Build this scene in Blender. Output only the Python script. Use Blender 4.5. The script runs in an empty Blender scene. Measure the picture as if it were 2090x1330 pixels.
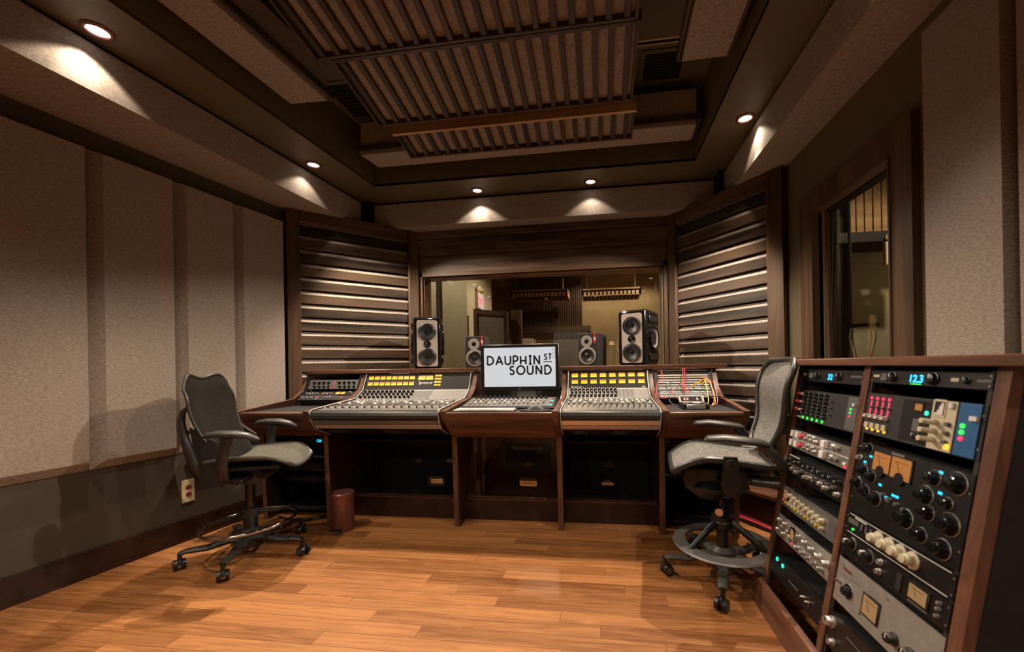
import bpy, math, random
from math import sin, cos, pi, radians, atan, sqrt
from mathutils import Vector as V, Matrix as Mx
from mathutils.geometry import tessellate_polygon
random.seed(7)
S = bpy.context.scene
COL = S.collection
# ------------------------------------------------------------------ camera
FPX, CXP, CYP = 800.0, 1120.0, 745.7
yaw, roll = radians(7.5), atan(.017)
Fw = V((-sin(yaw), cos(yaw), 0)); Rt = V((cos(yaw), sin(yaw), 0)); Up = V((0, 0, 1))
ex = Rt*cos(roll) - Up*sin(roll); ey = Up*cos(roll) + Rt*sin(roll)
cam = bpy.data.cameras.new('camera'); co = bpy.data.objects.new('camera', cam); COL.objects.link(co)
co.matrix_world = Mx(((ex.x, ey.x, -Fw.x, 0), (ex.y, ey.y, -Fw.y, 0), (ex.z, ey.z, -Fw.z, 1.15), (0, 0, 0, 1)))
cam.sensor_width = 36; cam.sensor_fit = 'HORIZONTAL'; cam.lens = FPX*36/2090
cam.shift_x = (1045-CXP)/2090; cam.shift_y = (CYP-665)/2090; cam.clip_start = .02
cam.dof.use_dof = True; cam.dof.focus_distance = 3.1; cam.dof.aperture_fstop = 2.4
S.camera = co
# ------------------------------------------------------------------ world, exposure
w = bpy.data.worlds.new('world'); S.world = w; w.use_nodes = True
w.node_tree.nodes['Background'].inputs[0].default_value = (.5, .36, .26, 1)
w.node_tree.nodes['Background'].inputs[1].default_value = 0.05
S.view_settings.view_transform = 'Standard'; S.view_settings.look = 'None'
S.view_settings.gamma = 1; S.view_settings.use_curve_mapping = False
S.view_settings.exposure = 0.0
WARM = (1.0, .82, .64)
P_BEAM, P_SPILL, P_HOT = 115.0, 4.5, 6.0          # lamp strengths of one ceiling downlight
# ------------------------------------------------------------------ materials
MT = {}
def nt(name):
    m = bpy.data.materials.new(name); m.use_nodes = True; MT[name] = m
    t = m.node_tree; return m, t, t.nodes, t.links, t.nodes['Principled BSDF']
def setp(b, col=None, rough=None, metal=None, spec=None):
    if col is not None: b.inputs['Base Color'].default_value = (*col, 1)
    if rough is not None: b.inputs['Roughness'].default_value = rough
    if metal is not None: b.inputs['Metallic'].default_value = metal
    if spec is not None: b.inputs['Specular IOR Level'].default_value = spec
def plain(name, col, rough=.5, metal=0, spec=.5, var=.12, sc=40, bump=0):
    m, t, N, L, b = nt(name); setp(b, col, rough, metal, spec)
    tc = N.new('ShaderNodeTexCoord'); n = N.new('ShaderNodeTexNoise'); n.inputs['Scale'].default_value = sc; n.inputs['Detail'].default_value = 4
    L.new(tc.outputs['Object'], n.inputs['Vector'])
    r = N.new('ShaderNodeValToRGB'); L.new(n.outputs['Fac'], r.inputs['Fac'])
    r.color_ramp.elements[0].position = .3; r.color_ramp.elements[1].position = .7
    r.color_ramp.elements[0].color = (*[c*(1-var) for c in col], 1); r.color_ramp.elements[1].color = (*[min(1, c*(1+var)) for c in col], 1)
    L.new(r.outputs['Color'], b.inputs['Base Color'])
    if bump:
        bp = N.new('ShaderNodeBump'); bp.inputs['Strength'].default_value = bump; bp.inputs['Distance'].default_value = .004
        L.new(n.outputs['Fac'], bp.inputs['Height']); L.new(bp.outputs['Normal'], b.inputs['Normal'])
    return m
def emit(name, col, st):
    m, t, N, L, b = nt(name); setp(b, (.02, .02, .02), .4)
    b.inputs['Emission Color'].default_value = (*col, 1); b.inputs['Emission Strength'].default_value = st
    return m
def fabric(name, col, sc=260, var=.35):
    m, t, N, L, b = nt(name); setp(b, col, .95, 0, .1)
    tc = N.new('ShaderNodeTexCoord')
    n = N.new('ShaderNodeTexNoise'); n.inputs['Scale'].default_value = sc; n.inputs['Detail'].default_value = 3
    n2 = N.new('ShaderNodeTexNoise'); n2.inputs['Scale'].default_value = 60; n2.inputs['Detail'].default_value = 5
    mp = N.new('ShaderNodeMapping'); mp.inputs['Scale'].default_value = (1, 1, 3.2)
    L.new(tc.outputs['Object'], n.inputs['Vector']); L.new(tc.outputs['Object'], mp.inputs['Vector']); L.new(mp.outputs[0], n2.inputs['Vector'])
    mx = N.new('ShaderNodeMath'); mx.operation = 'ADD'; L.new(n.outputs['Fac'], mx.inputs[0]); L.new(n2.outputs['Fac'], mx.inputs[1])
    r = N.new('ShaderNodeValToRGB'); L.new(mx.outputs[0], r.inputs['Fac'])
    mm = N.new('ShaderNodeMath'); mm.operation = 'MULTIPLY'; mm.inputs[1].default_value = .5; L.new(mx.outputs[0], mm.inputs[0]); L.new(mm.outputs[0], r.inputs['Fac'])
    r.color_ramp.elements[0].position = .36; r.color_ramp.elements[1].position = .64
    r.color_ramp.elements[0].color = (*[c*(1-var) for c in col], 1); r.color_ramp.elements[1].color = (*[c*(1+var) for c in col], 1)
    L.new(r.outputs['Color'], b.inputs['Base Color'])
    bp = N.new('ShaderNodeBump'); bp.inputs['Strength'].default_value = .35; bp.inputs['Distance'].default_value = .002
    L.new(mx.outputs[0], bp.inputs['Height']); L.new(bp.outputs['Normal'], b.inputs['Normal'])
    return m
def wood(name, c0, c1, axis=0, sc=9, rough=.45, pitch=None, paxis=2, off=0.0, spec=.4, var=.5):
    m, t, N, L, b = nt(name); setp(b, c0, rough, 0, spec)
    tc = N.new('ShaderNodeTexCoord'); mp = N.new('ShaderNodeMapping')
    s = [sc*1.0]*3; s[axis] = sc*.07; mp.inputs['Scale'].default_value = s
    L.new(tc.outputs['Object'], mp.inputs['Vector']); vec = mp.outputs[0]
    rnd = None
    if pitch:
        sx = N.new('ShaderNodeSeparateXYZ'); L.new(tc.outputs['Object'], sx.inputs[0])
        a = N.new('ShaderNodeMath'); a.operation = 'ADD'; a.inputs[1].default_value = off; L.new(sx.outputs[paxis], a.inputs[0])
        d = N.new('ShaderNodeMath'); d.operation = 'DIVIDE'; d.inputs[1].default_value = pitch; L.new(a.outputs[0], d.inputs[0])
        f = N.new('ShaderNodeMath'); f.operation = 'FLOOR'; L.new(d.outputs[0], f.inputs[0])
        wn = N.new('ShaderNodeTexWhiteNoise'); wn.noise_dimensions = '1D'; L.new(f.outputs[0], wn.inputs['W']); rnd = wn.outputs['Value']
        sc2 = N.new('ShaderNodeVectorMath'); sc2.operation = 'SCALE'; sc2.inputs['Scale'].default_value = 30; L.new(wn.outputs['Color'], sc2.inputs[0])
        ad = N.new('ShaderNodeVectorMath'); ad.operation = 'ADD'; L.new(vec, ad.inputs[0]); L.new(sc2.outputs[0], ad.inputs[1]); vec = ad.outputs[0]
    n = N.new('ShaderNodeTexNoise'); n.inputs['Scale'].default_value = 1.2; n.inputs['Detail'].default_value = 8; n.inputs['Roughness'].default_value = .62; n.inputs['Distortion'].default_value = .6
    L.new(vec, n.inputs['Vector'])
    fac = n.outputs['Fac']
    if rnd:
        q = N.new('ShaderNodeMath'); q.operation = 'MULTIPLY_ADD'; q.inputs[1].default_value = var*.5; L.new(rnd, q.inputs[0]); L.new(fac, q.inputs[2])
        q2 = N.new('ShaderNodeMath'); q2.operation = 'SUBTRACT'; q2.inputs[1].default_value = var*.25; L.new(q.outputs[0], q2.inputs[0]); fac = q2.outputs[0]
    r = N.new('ShaderNodeValToRGB'); L.new(fac, r.inputs['Fac'])
    r.color_ramp.elements[0].position = .32; r.color_ramp.elements[1].position = .68
    r.color_ramp.elements[0].color = (*c0, 1); r.color_ramp.elements[1].color = (*c1, 1)
    L.new(r.outputs['Color'], b.inputs['Base Color'])
    bp = N.new('ShaderNodeBump'); bp.inputs['Strength'].default_value = .25; bp.inputs['Distance'].default_value = .003
    L.new(n.outputs['Fac'], bp.inputs['Height']); L.new(bp.outputs['Normal'], b.inputs['Normal'])
    return m
def floor_mat():
    m, t, N, L, b = nt('floor_oak'); setp(b, (.4, .2, .08), .42, 0, .3)
    tc = N.new('ShaderNodeTexCoord')
    br = N.new('ShaderNodeTexBrick'); br.offset = 0; br.offset_frequency = 2; br.squash = 1
    br.inputs['Scale'].default_value = 1; br.inputs['Brick Width'].default_value = 1.05; br.inputs['Row Height'].default_value = .083
    br.inputs['Mortar Size'].default_value = .0012; br.inputs['Mortar Smooth'].default_value = .1
    br.inputs['Color1'].default_value = (0, 0, 0, 1); br.inputs['Color2'].default_value = (1, 1, 1, 1); br.inputs['Mortar'].default_value = (.5, .5, .5, 1)
    sx = N.new('ShaderNodeSeparateXYZ'); L.new(tc.outputs['Object'], sx.inputs[0]); dv = N.new('ShaderNodeMath'); dv.operation = 'DIVIDE'; dv.inputs[1].default_value = .083; L.new(sx.outputs[1], dv.inputs[0])
    fl = N.new('ShaderNodeMath'); fl.operation = 'FLOOR'; L.new(dv.outputs[0], fl.inputs[0]); wn = N.new('ShaderNodeTexWhiteNoise'); wn.noise_dimensions = '1D'; L.new(fl.outputs[0], wn.inputs['W'])
    ma = N.new('ShaderNodeMath'); ma.operation = 'MULTIPLY_ADD'; ma.inputs[1].default_value = 7.3; L.new(wn.outputs['Value'], ma.inputs[0]); L.new(sx.outputs[0], ma.inputs[2])
    cb = N.new('ShaderNodeCombineXYZ'); L.new(ma.outputs[0], cb.inputs[0]); L.new(sx.outputs[1], cb.inputs[1]); L.new(cb.outputs[0], br.inputs['Vector'])
    bw = N.new('ShaderNodeVectorMath'); bw.operation = 'SCALE'; bw.inputs['Scale'].default_value = 14; L.new(br.outputs['Color'], bw.inputs[0])
    mp = N.new('ShaderNodeMapping'); mp.inputs['Scale'].default_value = (1.1, 17, 1); L.new(tc.outputs['Object'], mp.inputs['Vector'])
    ad = N.new('ShaderNodeVectorMath'); ad.operation = 'ADD'; L.new(mp.outputs[0], ad.inputs[0]); L.new(bw.outputs[0], ad.inputs[1])
    n = N.new('ShaderNodeTexNoise'); n.inputs['Scale'].default_value = 2.4; n.inputs['Detail'].default_value = 9; n.inputs['Distortion'].default_value = 1.6; n.inputs['Roughness'].default_value = .6
    L.new(ad.outputs[0], n.inputs['Vector'])
    a = N.new('ShaderNodeMath'); a.operation = 'MULTIPLY_ADD'; a.inputs[1].default_value = .36
    sp = N.new('ShaderNodeSeparateColor'); L.new(br.outputs['Color'], sp.inputs[0]); L.new(sp.outputs[0], a.inputs[0]); L.new(n.outputs['Fac'], a.inputs[2])
    s2 = N.new('ShaderNodeMath'); s2.operation = 'SUBTRACT'; s2.inputs[1].default_value = .18; L.new(a.outputs[0], s2.inputs[0])
    r = N.new('ShaderNodeValToRGB'); L.new(s2.outputs[0], r.inputs['Fac'])
    r.color_ramp.elements[0].position = .28; r.color_ramp.elements[1].position = .74
    r.color_ramp.elements[0].color = (.17, .063, .019, 1); r.color_ramp.elements[1].color = (.44, .190, .066, 1)
    mx = N.new('ShaderNodeMix'); mx.data_type = 'RGBA'; mx.inputs[7].default_value = (.10, .04, .015, 1)
    L.new(br.outputs['Fac'], mx.inputs[0]); L.new(r.outputs['Color'], mx.inputs[6]); L.new(mx.outputs[2], b.inputs['Base Color'])
    return m
FLOOR = floor_mat()
FAB = fabric('fabric_taupe', (.31, .262, .222))
FABD = fabric('fabric_brown', (.22, .165, .132), 300, .3)
FABG = fabric('fabric_grey', (.22, .19, .15), 300, .3)
OLIVE = plain('olive_paint', (.115, .090, .048), .55, var=.05, sc=8)
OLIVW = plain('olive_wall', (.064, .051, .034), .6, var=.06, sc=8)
CREAM = plain('cream_paint', (.50, .46, .32), .7, var=.04, sc=6)
LIVE = plain('live_room_wall', (.30, .21, .10), .7, var=.08, sc=8)
SLATW = wood('reclaimed_wood', (.012, .008, .005), (.100, .064, .040), 0, 15, .42, .122, 2, -.15, .45, .9)
FRONTW = wood('reclaimed_planks', (.024, .014, .010), (.165, .105, .068), 0, 13, .45, .21, 2, 0, .4, .5)
DWOOD = wood('dark_oak', (.030, .017, .010), (.14, .078, .043), 2, 9, .4)
DWOODX = wood('dark_oak_rail', (.030, .017, .010), (.15, .085, .047), 0, 9, .4)
DWOODY = wood('dark_oak_long', (.035, .02, .012), (.13, .075, .043), 1, 9, .4)
BASEW = wood('baseboard_wood', (.016, .007, .005), (.042, .018, .012), 1, 8, .3)
CLOUDW = wood('cloud_wood', (.022, .015, .011), (.085, .057, .038), 1, 9, .45)
WAL = wood('walnut', (.050, .021, .014), (.20, .092, .055), 0, 14, .33)
WALY = wood('walnut_long', (.052, .022, .015), (.20, .092, .055), 1, 14, .33)
WALZ = wood('walnut_upright', (.050, .021, .014), (.19, .088, .053), 2, 14, .33)
RAIL = wood('pine_rail', (.36, .22, .11), (.68, .45, .25), 0, 10, .3)
BLK = plain('black_paint', (.008, .0075, .0075), .35, var=.2)
BLKM = plain('black_matt', (.010, .009, .010), .7, var=.2)
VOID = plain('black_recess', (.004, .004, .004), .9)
PLAS = plain('charcoal_plastic', (.022, .021, .020), .38, var=.15)
PLASG = plain('grey_plastic', (.060, .058, .050), .45, var=.1)
PAD = plain('arm_pad_rubber', (.040, .038, .034), .40, var=.1)
MESHG = fabric('grey_mesh_fabric', (.15, .145, .135), 420, .5)
MESHD = fabric('dark_mesh_fabric', (.014, .012, .011), 420, .45)
SEATG = fabric('grey_seat_fabric', (.105, .10, .082), 380, .25)
CHROME = plain('chrome', (.55, .5, .45), .12, 1, var=.05)
ALU = plain('brushed_aluminium', (.46, .44, .42), .36, .75, var=.08, sc=90)
PANEL = plain('grey_module_panel', (.21, .205, .20), .42, .5, var=.08, sc=90)
STEEL = plain('steel_grey', (.22, .21, .20), .4, .6, var=.1)
GREYP = plain('grey_faceplate', (.10, .10, .10), .5, .2, var=.1)
SILV = plain('silver_paint', (.25, .24, .215), .45, .2, var=.08)
CREAMK = plain('cream_knob', (.50, .45, .32), .4, var=.05)
WHITE = plain('white_plastic', (.62, .60, .57), .4, var=.04)
RED = plain('red_plastic', (.55, .03, .05), .4)
TAN = plain('tan_anodised', (.95, .72, .54), .35, .45, var=.06)
BRONZE = plain('bronze_bin', (.21, .085, .065), .35, .5, var=.15)
IVORY = plain('ivory_plate', (.60, .48, .30), .4, var=.03)
DRED = plain('dark_red_socket', (.16, .02, .025), .4)
BLUEP = plain('blue_faceplate', (.01, .09, .25), .4)
YEL = plain('yellow_cable', (.65, .45, .03), .4)
REDC = plain('red_cable', (.65, .04, .06), .4)
GRNC = plain('green_cable', (.05, .16, .11), .4)
GRYC = plain('grey_cable', (.10, .10, .11), .4)
CONE = plain('speaker_cone', (.012, .012, .013), .42, var=.1)
BAFF = plain('silver_baffle', (.50, .43, .38), .5, .15, var=.05)
BAFG = plain('grey_driver_ring', (.33, .30, .28), .45, .2, var=.05)
GLOSS = plain('gloss_black', (.008, .008, .009), .12, var=.1)
AMB = emit('amber_meter', (1, .46, .02), 1.7)
def _amb():
    t = AMB.node_tree; N, L, b = t.nodes, t.links, t.nodes['Principled BSDF']
    tc = N.new('ShaderNodeTexCoord'); sp = N.new('ShaderNodeSeparateXYZ'); L.new(tc.outputs['Generated'], sp.inputs[0]); r = N.new('ShaderNodeValToRGB'); L.new(sp.outputs[2], r.inputs['Fac'])
    r.color_ramp.elements[0].position = .1; r.color_ramp.elements[0].color = (1, .62, .03, 1); r.color_ramp.elements[1].position = .75; r.color_ramp.elements[1].color = (.62, .22, .01, 1)
    L.new(r.outputs['Color'], b.inputs['Emission Color'])
_amb()
AMB2 = emit('orange_meter', (1, .33, .05), .42)
AMB3 = emit('cream_meter', (1, .52, .18), .30)
CYAN = emit('cyan_display', (.02, .45, 1), 3)
TEAL = emit('teal_jewel', (.02, .75, .55), 1.4)
GRN = emit('green_led', (.03, 1, .05), 2.2)
REDL = emit('red_led', (1, .02, .08), 2.2)
ORL = emit('orange_led', (1, .45, .03), 1.8)
CYL = emit('cyan_led', (.02, .6, .9), 1.6)
LAMP = emit('lamp_glow', (1, .88, .76), 5)
SCREEN = emit('screen_glow', (.62, .64, .66), .98)
EXITL = emit('exit_face', (1, .72, .62), .75)
def glass():
    m, t, N, L, b = nt('window_glass'); N.remove(b)
    o = N['Material Output']; tr = N.new('ShaderNodeBsdfTransparent'); gl = N.new('ShaderNodeBsdfGlossy'); gl.inputs['Roughness'].default_value = .02
    fr = N.new('ShaderNodeFresnel'); ge = N.new('ShaderNodeNewGeometry'); im = N.new('ShaderNodeMix'); im.inputs[2].default_value = 1.8; im.inputs[3].default_value = 1/1.8; L.new(ge.outputs['Backfacing'], im.inputs[0]); L.new(im.outputs[0], fr.inputs['IOR']); mx = N.new('ShaderNodeMixShader')
    L.new(fr.outputs[0], mx.inputs[0]); L.new(tr.outputs[0], mx.inputs[1]); L.new(gl.outputs[0], mx.inputs[2]); L.new(mx.outputs[0], o.inputs[0])
    return m
GLASS = glass()
# ------------------------------------------------------------------ mesh builder
class MB:
    def __init__(s): s.v = []; s.f = []; s.m = []; s.sm = []; s.mats = []
    def mi(s, m):
        if m not in s.mats: s.mats.append(m)
        return s.mats.index(m)
    def add(s, vs, fs, m, smooth=False, T=None):
        o = len(s.v); k = s.mi(m)
        s.v += [tuple(T @ V(p)) if T is not None else tuple(p) for p in vs]
        for f in fs: s.f.append([o+i for i in f]); s.m.append(k); s.sm.append(smooth)
        return s
    def box(s, x0, x1, y0, y1, z0, z1, m, T=None, bev=0):
        if bev:
            b = min(bev, abs(x1-x0)/2.01, abs(y1-y0)/2.01, abs(z1-z0)/2.01)
            vs = []
            for (X, sx) in ((x0, 1), (x1, -1)):
                for (Y, sy) in ((y0, 1), (y1, -1)):
                    for (Z, sz) in ((z0, 1), (z1, -1)):
                        vs += [(X, Y+sy*b, Z+sz*b), (X+sx*b, Y, Z+sz*b), (X+sx*b, Y+sy*b, Z)]
            i = lambda a, c, d, k: (a*4+c*2+d)*3+k
            fs = []
            for a in (0, 1):
                fs.append([i(a, 0, 0, 0), i(a, 1, 0, 0), i(a, 1, 1, 0), i(a, 0, 1, 0)]); fs.append([i(0, a, 0, 1), i(1, a, 0, 1), i(1, a, 1, 1), i(0, a, 1, 1)]); fs.append([i(0, 0, a, 2), i(1, 0, a, 2), i(1, 1, a, 2), i(0, 1, a, 2)])
                for c in (0, 1):
                    fs.append([i(a, c, 0, 0), i(a, c, 0, 1), i(a, c, 1, 1), i(a, c, 1, 0)]); fs.append([i(a, 0, c, 0), i(a, 0, c, 2), i(a, 1, c, 2), i(a, 1, c, 0)]); fs.append([i(0, a, c, 1), i(0, a, c, 2), i(1, a, c, 2), i(1, a, c, 1)])
                    for d in (0, 1): fs.append([i(a, c, d, 0), i(a, c, d, 1), i(a, c, d, 2)])
            return s.add(vs, fs, m, False, T)
        vs = [(x, y, z) for x in (x0, x1) for y in (y0, y1) for z in (z0, z1)]
        return s.add(vs, [[0, 1, 3, 2], [4, 6, 7, 5], [0, 4, 5, 1], [2, 3, 7, 6], [0, 2, 6, 4], [1, 5, 7, 3]], m, False, T)
    def prism(s, pts, a0, a1, m, axis='x', T=None, holes=(), caps=True, mcap=None):
        def P(p, a): return {'x': (a, p[0], p[1]), 'y': (p[0], a, p[1]), 'z': (p[0], p[1], a)}[axis]
        loops = [list(pts)]+[list(h) for h in holes]; allp = [p for l in loops for p in l]; n = len(allp)
        vs = [P(p, a0) for p in allp]+[P(p, a1) for p in allp]; fs = []
        if caps:
            tri = tessellate_polygon([[V((p[0], p[1], 0)) for p in l] for l in loops])
            for t_ in tri: fs.append(list(t_)); fs.append([i+n for i in reversed(t_)])
            if mcap is not None: s.add(vs, fs, mcap, False, T); fs = []
        o = 0
        for l in loops:
            k = len(l)
            for i in range(k): j = (i+1) % k; fs.append([o+i, o+j, o+j+n, o+i+n])
            o += k
        return s.add(vs, fs, m, False, T)
    def cyl(s, p0, p1, r0, r1, m, n=20, caps=True, smooth=True, T=None):
        p0, p1 = V(p0), V(p1); d = (p1-p0).normalized(); a = d.orthogonal().normalized(); b = d.cross(a)
        vs = []
        for p, r in ((p0, r0), (p1, r1)):
            for i in range(n): t_ = 2*pi*i/n; vs.append(p+a*(r*cos(t_))+b*(r*sin(t_)))
        s.add(vs, [[i, (i+1) % n, (i+1) % n+n, i+n] for i in range(n)], m, smooth, T)
        if caps: s.add(vs, [list(range(n))[::-1], list(range(n, 2*n))], m, False, T)
        return s
    def lathe(s, prof, m, n=32, T=None, axis='z', smooth=True):
        vs = []; k = len(prof)
        for i in range(n):
            t_ = 2*pi*i/n
            for r, h in prof:
                vs.append((r*cos(t_), r*sin(t_), h) if axis == 'z' else (r*cos(t_), h, r*sin(t_)))
        fs = [[i*k+j, ((i+1) % n)*k+j, ((i+1) % n)*k+j+1, i*k+j+1] for i in range(n) for j in range(k-1)]
        return s.add(vs, fs, m, smooth, T)
    def tube(s, pts, r, m, n=8, closed=False, T=None, flat=1.0, up=None):
        pts = [V(p) for p in pts]; k = len(pts); R = r if isinstance(r, (list, tuple)) else [r]*k; vs = []
        pa = None
        for i, p in enumerate(pts):
            if closed: d = pts[(i+1) % k]-pts[i-1]
            else: d = pts[min(i+1, k-1)]-pts[max(i-1, 0)]
            d = d.normalized() if d.length > 1e-9 else V((0, 0, 1))
            if up is not None: a = (V(up)-d*V(up).dot(d)); a = a.normalized() if a.length > 1e-6 else d.orthogonal().normalized()
            elif pa is None: a = d.orthogonal().normalized()
            else: a = (pa-d*pa.dot(d)); a = a.normalized() if a.length > 1e-6 else d.orthogonal().normalized()
            pa = a; b = d.cross(a)
            for j in range(n): t_ = 2*pi*j/n; vs.append(p+a*(R[i]*flat*cos(t_))+b*(R[i]*sin(t_)))
        fs = []
        for i in range(k if closed else k-1):
            o, q = i*n, ((i+1) % k)*n
            for j in range(n): fs.append([o+j, o+(j+1) % n, q+(j+1) % n, q+j])
        if not closed: fs += [list(range(n))[::-1], list(range((k-1)*n, k*n))]
        return s.add(vs, fs, m, True, T)
    def surf(s, fn, nu, nv, th, m, T=None, smooth=True):
        g = [[V(fn(i/nu, j/nv)) for j in range(nv+1)] for i in range(nu+1)]
        vs = []; W = nv+1; tot = (nu+1)*W
        nr = []
        for i in range(nu+1):
            for j in range(nv+1):
                a = g[min(i+1, nu)][j]-g[max(i-1, 0)][j]; b = g[i][min(j+1, nv)]-g[i][max(j-1, 0)]
                c = a.cross(b); nr.append(c.normalized() if c.length > 1e-9 else V((0, 0, 1)))
        vs = [g[i][j] for i in range(nu+1) for j in range(nv+1)]
        vs += [vs[q]-nr[q]*th for q in range(tot)]
        fs = []
        for i in range(nu):
            for j in range(nv):
                a, b, c, d = i*W+j, (i+1)*W+j, (i+1)*W+j+1, i*W+j+1
                fs.append([a, b, c, d]); fs.append([d+tot, c+tot, b+tot, a+tot])
        bd = [i*W for i in range(nu+1)]+[nu*W+j for j in range(1, nv+1)]+[i*W+nv for i in range(nu-1, -1, -1)]+[j for j in range(nv-1, 0, -1)]
        for q in range(len(bd)):
            a, b = bd[q], bd[(q+1) % len(bd)]; fs.append([a, a+tot, b+tot, b])
        s.add(vs, fs, m, smooth, T); s.bd = [vs[i] for i in bd]; return s
    def mesh(s, name):
        me = bpy.data.meshes.new(name); me.from_pydata([tuple(p) for p in s.v], [], s.f)
        for m in s.mats: me.materials.append(m)
        me.polygons.foreach_set('material_index', s.m); me.polygons.foreach_set('use_smooth', s.sm)
        me.update(); me.set_sharp_from_angle(angle=radians(38)); return me
WM = {}
I4 = Mx.Identity(4)
def T_(x, y, z): return Mx.Translation((x, y, z))
def link(o, parent, M):
    COL.objects.link(o); WM[o.name] = M
    if parent is not None: o.parent = parent; o.matrix_local = WM[parent.name].inverted() @ M
    else: o.matrix_local = M
    return o
def fixn(me):
    import bmesh
    b = bmesh.new(); b.from_mesh(me); bmesh.ops.recalc_face_normals(b, faces=b.faces); b.to_mesh(me); b.free()
def obj(name, mb, parent=None, M=None, fix=True):
    if M is None and parent is None:
        xs = [p[0] for p in mb.v]; ys = [p[1] for p in mb.v]; zs = [p[2] for p in mb.v]
        c = V(((min(xs)+max(xs))/2, (min(ys)+max(ys))/2, min(zs))); mb.v = [tuple(V(p)-c) for p in mb.v]; M = Mx.Translation(c)
    elif M is None: M = I4
    if M is I4 and parent is not None:
        # world-space vertices: move the part's origin to the thing's origin
        P = WM[parent.name]; Pi = P.inverted(); mb.v = [tuple(Pi @ V(p)) for p in mb.v]; M = P.copy()
    me = mb.mesh(name)
    if fix: fixn(me)
    return link(bpy.data.objects.new(name, me), parent, M)
def inst(name, me, parent, M): return link(bpy.data.objects.new(name, me), parent, M)
def tag(o, label, cat, group=None, kind=None):
    o['label'] = label; o['category'] = cat
    if group: o['group'] = group
    if kind: o['kind'] = kind
    return o
def thing(name, label, cat, M, group=None):
    if not isinstance(M, Mx): M = Mx.Translation(M)
    o = bpy.data.objects.new(name, None); o.empty_display_size = .1; link(o, None, M); return tag(o, label, cat, group)
def struct(name, mb, M=None, fix=True):
    o = obj(name, mb, None, M, fix); o['kind'] = 'structure'; return o
def frame(o, x, z):
    x = V(x).normalized(); z = V(z).normalized(); y = z.cross(x)
    return Mx(((x.x, y.x, z.x, o[0]), (x.y, y.y, z.y, o[1]), (x.z, y.z, z.z, o[2]), (0, 0, 0, 1)))
def textmesh(txt, size, m, depth=.0004, bold=0.0, align='CENTER'):
    c = bpy.data.curves.new('lettering', 'FONT'); c.body = txt; c.size = size; c.extrude = depth; c.offset = bold; c.align_x = align; c.resolution_u = 3
    o = bpy.data.objects.new('lettering', c); me = bpy.data.meshes.new_from_object(o); bpy.data.objects.remove(o)
    me.materials.clear(); me.materials.append(m); return me
RX = Mx.Rotation(pi/2, 4, 'X')
def text(parent, F, x, z, txt, size, m, bold=0, name='lettering', y=-.0015):
    return inst(name, textmesh(txt, size, m, .0004, bold), parent, F @ T_(x, y, z) @ RX)
# shared small meshes, their axis along -Y (out of a face plate)
CACHE = {}
def knob_mesh(r, h, m, style=0):
    k = (round(r, 4), round(h, 4), m.name, style)
    if k not in CACHE:
        b = MB(); n = 14
        if style == 0: b.lathe([(0, 0), (r*1.15, 0), (r*1.15, -h*.25), (r, -h*.3), (r*.88, -h*.93), (r*.8, -h), (0, -h)], m, n, axis='y'); b.box(-r*.1, r*.1, -h*1.04, -h*.9, 0, r*.8, WHITE if m is not WHITE and m is not CREAMK and m is not ALU else BLK)
        elif style == 1: b.lathe([(0, 0), (r*1.5, 0), (r*1.5, -h*.12), (r, -h*.15), (r*.95, -h*.7), (r*.75, -h*.75), (r*.75, -h*.97), (0, -h)], m, n+6, axis='y'); b.lathe([(r*1.62, -.001), (r*1.5, -.003), (r*1.5, 0)], STEEL, n+6, axis='y')
        elif style == 2: b.lathe([(0, 0), (r, 0), (r, -h), (0, -h)], m, 10, axis='y')
        b2 = b.mesh('knob'); fixn(b2); CACHE[k] = b2
    return CACHE[k]
def box_mesh(wx, dy, wz, m, bev=0):
    k = ('b', round(wx, 4), round(dy, 4), round(wz, 4), m.name, bev)
    if k not in CACHE:
        b = MB(); b.box(-wx/2, wx/2, -dy, 0, -wz/2, wz/2, m, bev=bev); me = b.mesh('button'); fixn(me); CACHE[k] = me
    return CACHE[k]
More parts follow.
